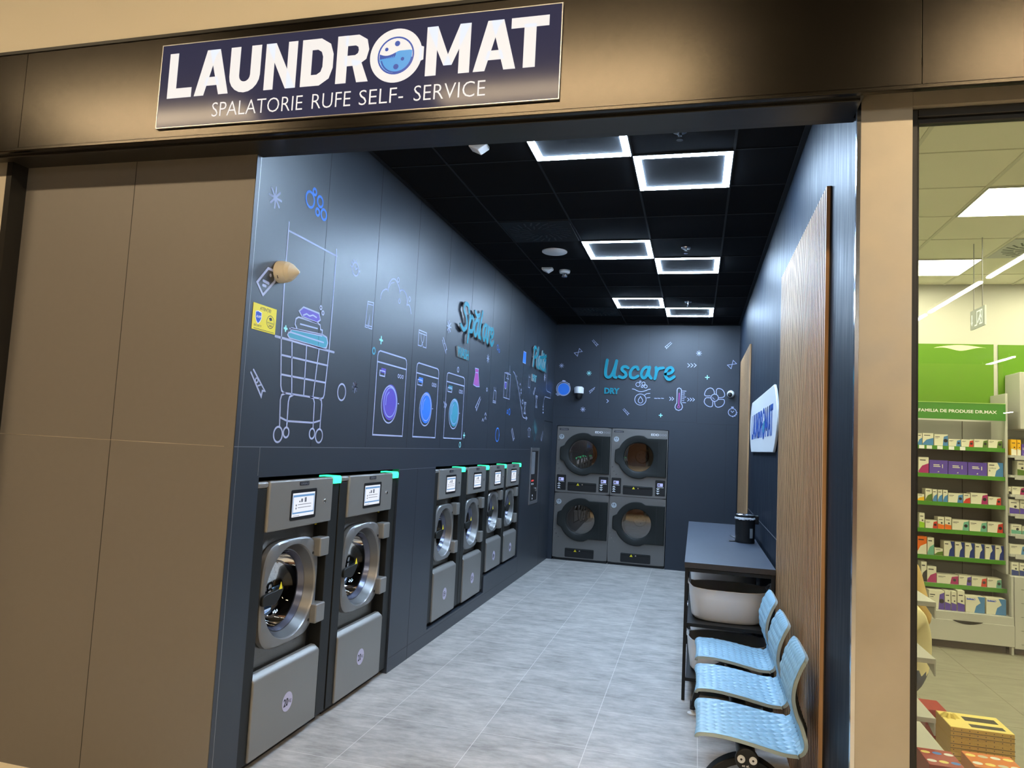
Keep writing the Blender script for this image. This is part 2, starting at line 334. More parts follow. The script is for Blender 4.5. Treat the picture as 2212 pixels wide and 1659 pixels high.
# ---------------------------------------------------------------- measured data
ART_LEFT=[("G","trolley_drawing"),
("L","L",0.01,[(0.3,2.734),(0.299,2.43),(0.309,2.136),(0.338,1.892),(0.349,1.868),(0.37,1.858)],0,0,None),
("L","L",0.01,[(0.37,1.858),(0.557,1.857),(0.746,1.855),(0.769,1.861),(0.779,1.88),(0.798,2.13),(0.802,2.422),(0.802,2.731)],0,0,None),
("L","L",0.01,[(0.306,2.691),(0.808,2.693)],0,0,None),
("L","L",0.013,[(0.257,2.135),(0.856,2.134)],0,0,None),
("L","L",0.01,[(0.321,2.049),(0.795,2.049)],0,0,None),
("L","L",0.01,[(0.333,1.95),(0.777,1.949)],0,0,None),
("L","L",0.01,[(0.41,2.129),(0.444,1.859)],0,0,None),
("L","L",0.01,[(0.555,2.129),(0.562,1.857)],0,0,None),
("L","L",0.01,[(0.687,2.133),(0.659,1.856)],0,0,None),
("L","L",0.01,[(0.383,1.857),(0.352,1.846),(0.343,1.82),(0.355,1.683)],0,0,None),
("L","L",0.01,[(0.46,1.854),(0.427,1.842),(0.418,1.815),(0.421,1.684)],0,0,None),
("L","L",0.01,[(0.63,1.857),(0.665,1.85),(0.678,1.828),(0.683,1.684)],0,0,None),
("L","L",0.01,[(0.727,1.854),(0.752,1.846),(0.759,1.823),(0.758,1.686)],0,0,None),
("L","L",0.01,[(0.355,1.731),(0.423,1.715),(0.678,1.716),(0.758,1.732)],0,0,None),
("C","L",0.01,(0.346,1.644),0.039,None),
("C","L",0.01,(0.419,1.656),0.026,None),
("C","L",0.01,(0.677,1.656),0.028,None),
("C","L",0.01,(0.754,1.645),0.038,None),
("G","laundry_pile_drawing"),
("L","L",0.009,[(0.395,2.199),(0.715,2.215),(0.761,2.207),(0.777,2.178),(0.765,2.148),(0.736,2.139),(0.386,2.144),(0.364,2.159),(0.37,2.172),(0.39,2.177)],1,0,"T"),
("L","L",0.008,[(0.398,2.177),(0.731,2.173)],0,0,None),
("L","L",0.009,[(0.379,2.194),(0.706,2.208),(0.708,2.239),(0.686,2.241),(0.678,2.265),(0.658,2.269),(0.455,2.268),(0.431,2.255),(0.426,2.226),(0.446,2.207)],0,0,None),
("L","L",0.008,[(0.477,2.235),(0.653,2.24)],0,0,None),
("L","L",0.009,[(0.496,2.33),(0.66,2.327),(0.678,2.293),(0.644,2.272),(0.489,2.276),(0.456,2.301)],1,0,"P"),
("L","L",0.008,[(0.5,2.287),(0.531,2.3),(0.563,2.294),(0.596,2.305),(0.635,2.299)],0,0,None),
("S","C",0.012,(0.342,2.188),0.012,4),
("C","L",0.008,(0.674,2.362),0.01,None),
("C","L",0.008,(0.7,2.337),0.011,None),
("G","price_tag_drawing"),
("L","L",0.013,[(0.152,2.455),(0.209,2.454),(0.216,2.406),(0.126,2.317),(0.072,2.368)],1,0,None),
("C","L",0,(0.177,2.426),0.009,"L"),
("L","L",0.014,[(0.121,2.386),(0.165,2.383)],0,0,None),
("L","L",0.014,[(0.121,2.364),(0.142,2.364)],0,0,None),
("G","bubble_drawing"),
("C","B",0.014,(0.482,2.918),0.042,None),
("C","B",0.014,(0.522,2.975),0.017,None),
("C","B",0.014,(0.585,2.941),0.029,None),
("C","B",0.014,(0.565,2.876),0.019,None),
("C","B",0.014,(0.632,2.883),0.029,None),
("G","asterisk_drawing"),
("S","L",0.012,(0.165,2.816),0.052,8),
("S","L",0.009,(1.146,1.955),0.033,8),
("C","L",0.01,(0.982,1.911),0.049,None),
("G","stopwatch_drawing"),
("C","L",0.009,(1.049,2.676),0.041,None),
("L","L",0.008,[(1.037,2.693),(1.052,2.672),(1.069,2.688)],0,0,None),
("L","L",0.014,[(1.093,2.673),(1.105,2.675)],0,0,None),
("L","L",0.008,[(0.997,2.677),(0.987,2.686)],0,0,None),
("L","L",0.008,[(1.003,2.701),(0.995,2.708)],0,0,None),
("L","L",0.008,[(1.024,2.719),(1.018,2.726)],0,0,None),
("L","L",0.008,[(1.05,2.723),(1.049,2.731)],0,0,None),
("G","trousers_drawing"),
("L","L",0.007,[(1.244,2.515),(1.327,2.523),(1.326,2.35),(1.279,2.348),(1.284,2.437),(1.264,2.349),(1.228,2.348)],1,0,None),
("L","L",0.006,[(1.244,2.499),(1.326,2.506)],0,0,None),
("L","L",0.006,[(1.277,2.363),(1.327,2.365)],0,0,None),
("L","L",0.006,[(1.229,2.36),(1.265,2.362)],0,0,None),
("G","peg_drawing"),
("L","L",0.01,[(0.099,1.948),(0.204,1.854),(0.183,1.854),(0.177,1.825),(0.08,1.933)],0,0,None),
("C","L",0.008,(0.13,1.9),0.011,None),
("L","L",0.008,[(0.145,1.875),(0.169,1.882)],0,0,None),
("G","washing_machine_drawing"),
("L","L",0.01,[(1.44,1.667),(1.93,1.667),(1.93,2.192),(1.919,2.217),(1.894,2.228),(1.474,2.228),(1.45,2.217),(1.44,2.192)],1,0,None),
("L","L",0.01,[(1.44,2.152),(1.93,2.152)],0,0,None),
("F","P",[(1.509,2.118),(1.583,2.118),(1.583,2.085),(1.509,2.085)]),
("L","L",0.009,[(1.489,2.098),(1.568,2.098),(1.568,2.065),(1.489,2.065)],1,0,None),
("C","L",0.007,(1.798,2.091),0.012,None),
("C","L",0.007,(1.834,2.091),0.012,None),
("C","L",0.007,(1.871,2.092),0.011,None),
("C","P",0,(1.684,1.896),0.124,"P"),
("C","L",0.009,(1.672,1.881),0.128,None),
("C","L2",0.008,(1.684,1.896),0.102,None),
("L","L",0.008,[(1.817,1.896),(1.832,1.896)],0,0,None),
("L","L2",0.007,[(1.614,1.876),(1.62,1.934),(1.658,1.966)],0,1,None),
("G","washing_machine_drawing"),
("L","L",0.01,[(2.124,1.668),(2.601,1.668),(2.601,2.194),(2.591,2.218),(2.566,2.229),(2.158,2.229),(2.134,2.218),(2.124,2.194)],1,0,None),
("L","L",0.01,[(2.124,2.151),(2.601,2.151)],0,0,None),
("F","B",[(2.18,2.123),(2.266,2.123),(2.266,2.084),(2.18,2.084)]),
("L","L",0.009,[(2.16,2.103),(2.251,2.103),(2.251,2.064),(2.16,2.064)],1,0,None),
("C","L",0.007,(2.474,2.091),0.013,None),
("C","L",0.007,(2.509,2.091),0.013,None),
("C","L",0.007,(2.544,2.091),0.013,None),
("C","B",0,(2.365,1.899),0.123,"B"),
("C","L",0.009,(2.353,1.884),0.127,None),
("C","L2",0.008,(2.365,1.899),0.102,None),
("L","L",0.008,[(2.497,1.899),(2.512,1.899)],0,0,None),
("L","L2",0.007,[(2.295,1.879),(2.302,1.937),(2.34,1.969)],0,1,None),
("G","washing_machine_drawing"),
("L","L",0.01,[(2.8,1.67),(3.276,1.67),(3.276,2.191),(3.265,2.216),(3.24,2.226),(2.835,2.226),(2.81,2.216),(2.8,2.191)],1,0,None),
("L","L",0.01,[(2.8,2.149),(3.276,2.149)],0,0,None),
("F","T",[(2.859,2.121),(2.957,2.121),(2.957,2.087),(2.859,2.087)]),
("L","L",0.009,[(2.839,2.101),(2.942,2.101),(2.942,2.067),(2.839,2.067)],1,0,None),
("C","L",0.007,(3.152,2.091),0.015,None),
("C","L",0.007,(3.185,2.091),0.014,None),
("C","L",0.007,(3.222,2.091),0.014,None),
("C","T",0,(3.042,1.897),0.124,"T"),
("C","L",0.009,(3.03,1.882),0.128,None),
("C","L2",0.008,(3.042,1.897),0.102,None),
("L","L",0.008,[(3.175,1.897),(3.19,1.897)],0,0,None),
("L","L2",0.007,[(2.972,1.877),(2.978,1.935),(3.016,1.967)],0,1,None),
("G","cloud_drawing"),
("L","L",0.009,[(1.424,2.568),(1.43,2.601),(1.453,2.63),(1.491,2.649),(1.519,2.654)],0,1,None),
("L","L",0.009,[(1.531,2.645),(1.537,2.685),(1.565,2.724),(1.605,2.748),(1.651,2.748),(1.695,2.723),(1.72,2.697),(1.728,2.673)],0,1,None),
("L","L",0.009,[(1.731,2.689),(1.764,2.705),(1.809,2.702),(1.849,2.681),(1.868,2.643),(1.862,2.615)],0,1,None),
("L","L",0.009,[(1.866,2.617),(1.902,2.624),(1.931,2.606),(1.95,2.569)],0,1,None),
("L","L",0.006,[(1.546,2.675),(1.572,2.708),(1.624,2.727)],0,1,None),
("L","L",0.006,[(1.75,2.705),(1.802,2.708),(1.843,2.69)],0,1,None),
("C","L",0.007,(1.689,2.76),0.016,None),
("C","L",0.007,(1.73,2.617),0.016,None),
("C","L",0.007,(1.908,2.669),0.017,None),
("G","asterisk_drawing"),
("S","L",0.01,(2.781,2.614),0.052,8),
("S","L",0.008,(1.148,1.956),0.031,8),
("S","L",0.009,(3.977,2.491),0.042,8),
("S","C",0.014,(1.476,2.3),0.022,4),
("C","T",0.012,(1.377,2.214),0.02,None),
("S","C",0.012,(3.348,1.703),0.022,4),
("C","C",0.009,(3.242,1.616),0.022,None),
("C","L",0.01,(3.077,2.279),0.021,None),
("C","L",0.01,(3.997,2.179),0.016,None),
("G","shorts_drawing"),
("L","L",0.008,[(2.124,2.477),(2.28,2.478),(2.289,2.362),(2.222,2.361),(2.203,2.388),(2.19,2.362),(2.122,2.36)],1,0,None),
("L","L",0.007,[(2.125,2.457),(2.28,2.459)],0,0,None),
("L","L",0.006,[(2.165,2.457),(2.183,2.408),(2.212,2.392),(2.226,2.414),(2.236,2.457)],0,1,None),
("G","peg_drawing"),
("L","L",0.009,[(2.655,2.501),(2.756,2.417),(2.734,2.407),(2.739,2.38),(2.636,2.477)],0,0,None),
("L","L",0.006,[(2.685,2.454),(2.707,2.462)],0,0,None),
("G","dress_drawing"),
("L","L2",0.008,[(3.571,2.348),(3.681,2.352),(3.68,2.314),(3.735,2.185),(3.636,2.178),(3.541,2.188),(3.586,2.31)],1,0,"M"),
("L","L2",0.007,[(3.586,2.31),(3.68,2.314)],0,0,None),
("L","L2",0.005,[(3.589,2.186),(3.595,2.238)],0,0,None),
("L","L2",0.005,[(3.634,2.19),(3.64,2.242)],0,0,None),
("L","L2",0.005,[(3.679,2.194),(3.685,2.246)],0,0,None),
("G","chevron_drawing"),
("L","L",0.011,[(2.759,1.972),(2.788,1.951),(2.775,1.928)],0,0,None),
("L","L",0.011,[(2.793,1.972),(2.829,1.95),(2.81,1.927)],0,0,None),
("L","L",0.011,[(3.886,1.857),(3.909,1.881),(3.938,1.858)],0,0,None),
("L","L",0.011,[(3.971,1.878),(3.995,1.903),(4.024,1.879)],0,0,None),
("L","L",0.011,[(3.967,1.919),(3.992,1.944),(4.021,1.921)],0,0,None),
("G","phone_drawing"),
("L","L2",0.008,[(5.465,2.77),(5.601,2.771),(5.599,2.632),(5.446,2.631)],1,0,"B"),
("G","bubble_drawing"),
("C","B",0.012,(4.474,1.734),0.071,None),
("C","B",0.008,(4.311,2.653),0.027,None),
("C","B",0.008,(4.377,2.625),0.017,None),
("C","B",0.01,(4.927,2.003),0.034,None),
("C","B",0.012,(4.841,2.0),0.019,None),
("G","peg_drawing"),
("L","L",0.01,[(3.777,2.087),(3.646,1.98),(3.669,1.976),(3.684,1.95),(3.799,2.069)],0,0,None),
("L","L",0.006,[(3.721,2.017),(3.744,2.015)],0,0,None),
("L","L",0.01,[(5.094,1.818),(5.066,1.792),(5.174,1.681),(5.187,1.704),(5.222,1.704)],1,0,None),
("L","L",0.01,[(6.181,2.388),(6.099,2.308),(6.132,2.289),(6.199,2.378)],1,0,None),
("L","L",0.01,[(6.798,1.833),(6.69,1.725),(6.732,1.699),(6.819,1.809)],1,0,None),
("G","bottle_drawing"),
("L","L",0.008,[(4.261,2.195),(4.338,2.19),(4.344,2.066),(4.237,2.065)],1,0,None),
("L","L",0.008,[(4.24,2.082),(4.343,2.083)],0,0,None),
("L","L",0.007,[(4.251,2.225),(4.263,2.198)],0,0,None),
("L","L",0.007,[(4.315,2.229),(4.315,2.195)],0,0,None),
("L","L",0.008,[(5.801,2.489),(5.879,2.492),(5.879,2.358),(5.798,2.36)],1,0,None),
("L","L",0.007,[(5.798,2.517),(5.81,2.493)],0,0,None),
("L","L",0.007,[(5.866,2.52),(5.862,2.495)],0,0,None),
("G","box_drawing"),
("L","L",0.009,[(4.644,2.421),(4.901,2.423),(4.901,2.144),(4.644,2.148)],1,0,None),
("L","L",0.007,[(4.789,2.358),(4.775,2.151)],0,0,None),
("L","L",0.009,[(4.714,2.432),(4.824,2.434),(4.739,2.366),(4.825,2.365),(4.759,2.412)],1,0,None),
("L","L",0.009,[(4.665,2.318),(4.743,2.323),(4.741,2.26),(4.715,2.246),(4.677,2.256)],1,0,"P"),
("L","L",0.006,[(4.856,2.52),(4.868,2.423)],0,0,None),
("G","pipe_drawing"),
("L","L",0.01,[(5.018,2.474),(5.102,2.448),(5.196,2.382),(5.332,2.254),(5.48,2.083),(5.554,2.002),(5.618,1.971),(5.708,1.967),(5.792,1.969)],0,1,None),
("L","L",0.01,[(5.749,1.985),(5.822,1.972),(5.766,1.946)],0,0,None),
("L","L",0.007,[(5.17,2.442),(5.197,2.428)],0,0,None),
("L","L",0.007,[(5.227,2.388),(5.261,2.355)],0,0,None),
("L","L",0.007,[(5.303,2.325),(5.345,2.299)],0,0,None),
("L","L",0.007,[(5.358,2.26),(5.394,2.222)],0,0,None),
("L","L",0.007,[(5.433,2.171),(5.461,2.143)],0,0,None),
("L","L",0.007,[(5.499,2.101),(5.534,2.069)],0,0,None),
("L","L",0.01,[(6.896,2.778),(6.882,2.586),(6.898,2.43),(6.963,2.404),(7.204,2.401),(7.21,2.32),(6.828,2.316),(6.774,2.272),(6.751,2.193)],0,0,None),
("L","L",0.012,[(6.71,2.176),(6.743,2.161),(6.765,2.18)],0,0,None),
("L","L",0.012,[(6.718,2.138),(6.751,2.123),(6.774,2.141)],0,0,None),
("L","L",0.012,[(6.728,2.096),(6.761,2.081),(6.783,2.099)],0,0,None),
("L","L",0.01,[(5.351,2.348),(5.37,2.367),(5.393,2.351)],0,0,None),
("L","L",0.01,[(5.415,2.286),(5.433,2.306),(5.457,2.289)],0,0,None),
("L","L",0.01,[(5.419,2.25),(5.438,2.269),(5.462,2.252)],0,0,None),
("G","hourglass_drawing"),
("L","L",0.01,[(5.623,2.158),(5.721,2.16),(5.671,2.087),(5.721,2.021),(5.626,2.021),(5.659,2.087)],1,0,None),
("L","L",0.007,[(5.621,2.14),(5.71,2.14)],0,0,None),
("L","L",0.007,[(5.634,2.037),(5.711,2.036)],0,0,None),
("L","L",0.01,[(6.244,2.285),(6.352,2.287),(6.304,2.209),(6.365,2.135),(6.256,2.134),(6.291,2.208)],1,0,None),
("L","L",0.007,[(6.248,2.264),(6.343,2.266)],0,0,None),
("L","L",0.007,[(6.259,2.151),(6.351,2.151)],0,0,None),
("C","L",0.012,(5.536,2.157),0.024,None),
("G","diamond_drawing"),
("L","T2",0.012,[(6.243,1.978),(6.427,1.84),(6.305,1.693),(6.14,1.846)],1,0,None),
("F","T2",[(6.253,1.934),(6.416,1.843),(6.34,1.767),(6.232,1.875)]),
("G","shirt_drawing"),
("L","L",0.009,[(5.945,1.858),(6.039,1.836),(5.992,1.817),(6.002,1.739),(5.923,1.741),(5.917,1.815),(5.883,1.828)],1,0,None),
("G","asterisk_drawing"),
("S","L",0.012,(6.757,2.582),0.053,8)]
ART_BACK=[("G","stopwatch_drawing"),
("C","B",0,(0.146,2.482),0.089,"B"),
("C","L",0.008,(0.14,2.487),0.104,None),
("C","L",0.008,(0.144,2.481),0.09,None),
("L","L",0.02,[(0.127,2.604),(0.157,2.6)],0,0,None),
("L","L",0.014,[(0.217,2.564),(0.224,2.558)],0,0,None),
("L","L",0.008,[(0.031,2.408),(0.058,2.38)],0,0,None),
("L","L",0.008,[(0.042,2.419),(0.071,2.383)],0,0,None),
("L","L",0.008,[(0.053,2.43),(0.083,2.387)],0,0,None),
("G","asterisk_drawing"),
("S","L",0.006,(0.097,2.828),0.033,8),
("S","C",0.007,(0.511,2.726),0.035,8),
("S","L",0.007,(0.443,2.191),0.035,8),
("S","L",0.007,(2.064,3.048),0.036,8),
("S","C",0.012,(2.186,2.708),0.025,4),
("S","C",0.012,(1.561,2.148),0.022,4),
("G","peg_drawing"),
("L","L",0.007,[(0.553,3.221),(0.63,3.149),(0.612,3.149),(0.605,3.129),(0.538,3.209)],0,0,None),
("L","L",0.007,[(0.605,2.519),(0.526,2.461),(0.538,2.453),(0.536,2.43),(0.598,2.498)],0,0,None),
("L","L",0.007,[(1.04,2.225),(1.116,2.155),(1.099,2.154),(1.096,2.133),(1.026,2.211)],0,0,None),
("L","L",0.006,[(0.57,3.181),(0.582,3.19)],0,0,None),
("L","L",0.006,[(0.592,3.155),(0.606,3.168)],0,0,None),
("L","L",0.006,[(0.551,2.479),(0.569,2.462)],0,0,None),
("L","L",0.006,[(1.056,2.186),(1.066,2.197)],0,0,None),
("L","L",0.006,[(1.078,2.162),(1.092,2.178)],0,0,None),
("L","L",0.007,[(1.668,3.201),(1.59,3.132),(1.605,3.128),(1.61,3.107),(1.683,3.187)],0,0,None),
("L","L",0.006,[(1.623,3.147),(1.637,3.136)],0,0,None),
("G","hourglass_drawing"),
("L","L",0.007,[(2.529,2.956),(2.576,2.91),(2.453,2.888),(2.504,2.838)],1,0,None),
("L","L",0.007,[(0.352,3.09),(0.397,3.045),(0.278,3.022),(0.328,2.974)],1,0,None),
("G","chevron_drawing"),
("L","L",0.01,[(0.786,2.348),(0.811,2.327),(0.789,2.303)],0,0,None),
("L","L",0.009,[(1.913,2.898),(1.942,2.874),(1.915,2.847)],0,0,None),
("L","L",0.009,[(1.957,2.899),(1.986,2.875),(1.959,2.848)],0,0,None),
("L","L",0.009,[(2.002,2.9),(2.03,2.876),(2.003,2.849)],0,0,None),
("L","L",0.009,[(1.677,2.411),(1.701,2.388),(1.679,2.365)],0,0,None),
("L","L",0.009,[(1.711,2.412),(1.735,2.389),(1.713,2.366)],0,0,None),
("L","L",0.009,[(1.926,2.406),(1.949,2.385),(1.927,2.364)],0,0,None),
("L","L",0.009,[(1.961,2.408),(1.985,2.387),(1.962,2.365)],0,0,None),
("L","L",0.009,[(1.996,2.409),(2.02,2.388),(1.998,2.366)],0,0,None),
("L","L",0.009,[(1.467,2.388),(1.5,2.387)],0,0,None),
("L","L",0.009,[(1.512,2.39),(1.545,2.388)],0,0,None),
("L","L",0.009,[(1.562,2.392),(1.594,2.39)],0,0,None),
("G","drying_drawing"),
("C","L",0.008,(1.226,2.58),0.03,None),
("C","L",0.008,(1.258,2.621),0.011,None),
("C","L",0.008,(1.304,2.595),0.023,None),
("C","L",0.008,(1.287,2.551),0.014,None),
("C","L",0.008,(1.336,2.555),0.022,None),
("L","L",0.01,[(1.149,2.513),(1.182,2.507),(1.233,2.483),(1.283,2.479),(1.333,2.492),(1.378,2.513),(1.402,2.516)],0,1,None),
("C","L",0.009,(1.268,2.364),0.08,None),
("L","L",0.009,[(1.268,2.408),(1.296,2.367),(1.303,2.342),(1.289,2.318),(1.271,2.313),(1.25,2.319),(1.237,2.339),(1.242,2.365)],1,0,None),
("L","L",0.009,[(1.327,2.431),(1.355,2.45),(1.4,2.457)],0,1,None),
("L","L",0.009,[(1.357,2.391),(1.402,2.398)],0,0,None),
("G","thermometer_drawing"),
("L","L",0.011,[(1.78,2.334),(1.778,2.517),(1.785,2.537),(1.805,2.547),(1.827,2.538),(1.839,2.519),(1.835,2.336),(1.854,2.305),(1.859,2.273),(1.843,2.241),(1.808,2.227),(1.772,2.238),(1.755,2.269),(1.761,2.301)],1,0,None),
("C","M",0.01,(1.806,2.278),0.016,None),
("L","M",0.014,[(1.809,2.472),(1.807,2.294)],0,0,None),
("L","L",0.009,[(1.851,2.504),(1.901,2.504)],0,0,None),
("L","L",0.009,[(1.851,2.478),(1.884,2.477)],0,0,None),
("L","L",0.009,[(1.852,2.45),(1.882,2.449)],0,0,None),
("L","L",0.009,[(1.853,2.42),(1.901,2.42)],0,0,None),
("L","L",0.009,[(1.854,2.395),(1.88,2.394)],0,0,None),
("L","L",0.009,[(1.855,2.368),(1.877,2.367)],0,0,None),
("L","L",0.009,[(1.856,2.34),(1.901,2.34)],0,0,None),
("G","fan_drawing"),
("C","L",0.01,(2.294,2.424),0.05,None),
("L","L",0.01,[(2.289,2.474),(2.281,2.523),(2.254,2.554),(2.219,2.557),(2.177,2.529),(2.156,2.474),(2.17,2.447),(2.235,2.448)],0,1,None),
("L","L",0.01,[(2.315,2.479),(2.314,2.524),(2.328,2.552),(2.362,2.554),(2.402,2.531),(2.427,2.478),(2.417,2.442),(2.383,2.429),(2.344,2.426)],0,1,None),
("L","L",0.01,[(2.242,2.421),(2.188,2.421),(2.163,2.402),(2.155,2.356),(2.182,2.317),(2.226,2.296),(2.261,2.301),(2.269,2.333),(2.27,2.369)],0,1,None),
("L","L",0.01,[(2.345,2.403),(2.405,2.405),(2.424,2.391),(2.424,2.352),(2.395,2.311),(2.348,2.293),(2.313,2.303),(2.299,2.334),(2.294,2.372)],0,1,None),
("L","L",0.007,[(2.268,2.428),(2.275,2.41),(2.295,2.402)],0,1,None),
("G","stopwatch_drawing"),
("C","L",0.009,(2.535,2.228),0.054,None),
("L","L",0.008,[(2.516,2.248),(2.535,2.226),(2.555,2.247)],0,0,None),
("L","L",0.018,[(2.526,2.299),(2.545,2.298)],0,0,None),
("L","L",0.008,[(2.535,2.168),(2.548,2.166)],0,0,None),
("L","L",0.008,[(2.563,2.176),(2.575,2.179)],0,0,None),
("L","L",0.008,[(2.586,2.196),(2.593,2.202)],0,0,None),
("L","L",0.008,[(2.596,2.222),(2.601,2.227)],0,0,None)]
STOCK=[(1.834,[(4.103,4.144,0.109,'w','b'),(4.146,4.241,0.113,'w','b'),(4.245,4.363,0.107,'w','b'),(4.366,4.471,0.067,'w','b'),(4.473,4.576,0.068,'w','r'),(4.58,4.693,0.075,'w','g'),(4.697,4.812,0.076,'w','g')]),(1.57,[(4.112,4.201,0.148,'w','m'),(4.204,4.362,0.125,'p','w'),(4.364,4.526,0.122,'p','w'),(4.528,4.688,0.121,'p','w'),(4.692,4.82,0.128,'w','b')]),(1.308,[(4.102,4.164,0.06,'w','y'),(4.171,4.23,0.115,'w','g'),(4.233,4.272,0.11,'w','b'),(4.276,4.317,0.11,'w','b'),(4.32,4.362,0.11,'w','b'),(4.364,4.488,0.085,'w','b'),(4.491,4.549,0.089,'w','r'),(4.551,4.692,0.099,'w','m'),(4.695,4.8,0.072,'w','r')]),(1.056,[(4.119,4.168,0.135,'w','l'),(4.172,4.274,0.073,'w','r'),(4.276,4.333,0.109,'w','o'),(4.336,4.393,0.111,'w','o'),(4.396,4.537,0.094,'w','t'),(4.54,4.685,0.094,'w','t'),(4.688,4.815,0.094,'w','r')]),(0.809,[(4.103,4.186,0.164,'o','w'),(4.189,4.248,0.158,'w','t'),(4.25,4.322,0.063,'w','g'),(4.328,4.417,0.137,'w','n'),(4.42,4.5,0.136,'w','n'),(4.503,4.582,0.134,'w','n'),(4.586,4.664,0.131,'w','n'),(4.668,4.748,0.13,'w','n'),(4.751,4.821,0.129,'w','n')]),(0.556,[(4.137,4.187,0.184,'w','k'),(4.189,4.268,0.146,'w','m'),(4.27,4.45,0.081,'w','m'),(4.452,4.556,0.087,'w','p'),(4.559,4.681,0.084,'w','r'),(4.684,4.801,0.083,'w','t')]),(0.33,[(4.178,4.307,0.167,'w','p'),(4.309,4.359,0.171,'w','p'),(4.362,4.408,0.171,'w','p'),(4.412,4.473,0.184,'w','p'),(4.478,4.635,0.143,'w','b'),(4.644,4.804,0.142,'w','b')])]
STOCK_RIGHT=[(1.775,[(4.864,4.91,0.144,'y','w'),(4.912,4.945,0.143,'y','w'),(4.948,4.982,0.104,'p','w')]),(1.594,[(4.912,4.98,0.132,'w','g')]),(1.418,[(4.842,4.865,0.065,'w','k'),(4.869,4.974,0.071,'w','m')]),(1.244,[(4.847,4.928,0.126,'w','p'),(4.931,4.996,0.126,'w','p')]),(1.063,[(4.861,4.945,0.084,'w','t'),(4.948,5.002,0.071,'w','t')]),(0.88,[(4.85,4.993,0.087,'w','b')]),(0.721,[(4.861,4.921,0.116,'w','n'),(4.924,4.984,0.114,'w','n')])]
# ---------------------------------------------------------------- the setting
def slab(name, boxes, m, parent=None, bevel=0.):
    mb = MB()
    for b in boxes: mb.box(*b)
    o = mb.build(name, m, parent, bevel, smooth=False)
    return o if parent else struct(o)
floor = slab('floor', [(-1.4, 0, -.05, 2.79, 8.6, 0)], 'floor')
mall_floor = slab('floor_mall', [(-9, -60, -.06, 24, 0, -.002)], 'mfloor')
mall_ceiling = slab('ceiling_mall', [(-9, -60, 4.62, 24, -.19, 4.7)], 'mceil')
slab('wall_mall_end', [(-9, -60.2, 0, 24, -60, 4.7), (-9.2, -60, 0, -9, 0, 4.7), (24, -60, 0, 24.2, 0, 4.7)], 'mshop')
for i in range(5):
    x = -8+i*3.1
    o = slab('wall_mall_shopfront', [(x, -11.2, 0, x+2.7, -11, 3.4)], 'mdark' if i % 2 else 'mshop')
# left wall: panels round the two machine openings, with a dark void behind
t = .05
wall_left = slab('wall_left', [(-t, 0, 1.431, 0, D, H), (-t, 0, 0, 0, .213, 1.431), (-t, 1.914, 0, 0, 2.662, 1.431),
    (-t, 2.662, 0, 0, 4.238, .121), (-t, 4.238, 0, 0, 5.63, .283), (-t, 5.63, 0, 0, D, 1.431)], 'panel')
slab('panel_joints', [(-.001, y-.0016, 1.585, .0006, y+.0016, H) for y in (.675, 1.345, 2.02, 2.72, 3.37, 4.09, 4.79, 5.49, 6.2)] +
     [(-.001, 2.27, 0, .0006, 2.273, 1.43), (-.001, 1.93, .098, .0006, 5.7, .1), (-.001, 6.87, 1.975, .0008, D, 1.988), (-.001, 5.66, .1, .0006, 5.662, 1.43), (-.001, 6.85, 0, .0006, 6.853, 1.97)], 'groove', wall_left)
slab('light_joints', [(-.001, 0, 1.578, .0010, 6.05, 1.5815), (-.001, .028, 0, .0008, .031, 2.97), (-.001, .2, 1.44, .0008, .2035, 1.578), (-.001, 1.915, 1.425, .0008, 2.66, 1.428)], 'alu', wall_left)
slab('wall_behind_machines', [(-1.25, .06, 0, -1.2, D, H), (-1.2, 2.2, 0, -t, 2.25, 2), (-1.2, 5.9, 0, -t, 5.95, 2), (-1.2, .05, 1.6, -t, 6, 1.64)], 'black')
# back wall
wall_back = slab('wall_back', [(-t, D, 1.94, W+.17, D+t, H), (-t, D, 0, .074, D+t, 1.94), (1.682, D, 0, W+.17, D+t, 1.94)], 'backpanel')
slab('panel_joints', [(x-.0016, D-.0007, 2.07, x+.0016, D+.001, H) for x in (.67, 1.365, 2.057)] + [(2.06-.0012, D-.0006, 2.05, W, D+.001, 2.0525), (.04, D-.0006, 2.062, 2.06, D+.001, 2.064), (2.46, D-.0006, .0, 2.4625, D+.001, 2.05)], 'groove', wall_back)
slab('wall_behind_dryers', [(-.1, 8.5, 0, 1.9, 8.55, 2.2), (-.1, D+t, 0, -.05, 8.5, 2.2), (1.8, D+t, 0, 1.85, 8.5, 2.2), (-.1, D+t, 2.15, 1.9, 8.5, 2.2)], 'black')
# right wall
wall_right = slab('wall_right', [(W, -.09, 0, 2.79, D, H+.05)], 'wallpaint')
slab('panel_joints', [(W-.0012, 2.25, 1.082, W+.001, 5.18, 1.088)], 'alu', wall_right)
slab('trim_1', [(2.601, -.104, 0, 2.6145, -.084, 2.985)], 'chrome')
# ceiling with its grid
ceiling = slab('ceiling', [(-t, 0, H, W+.1, D+t, H+.05)], 'ceil')
g = []
for x in (.43, 1.03, 1.63, 2.23): g.append((x-.0075, .02, H-.004, x+.0075, D, H))
k = .2
while k < D: g.append((0, k-.0075, H-.0035, W, k+.0075, H)); k += .6
g += [(0, 0, H-.012, .03, D, H), (W-.03, 0, H-.012, W, D, H), (0, D-.03, H-.012, W, D, H)]
slab('grid_bars', g, 'tbar', ceiling)
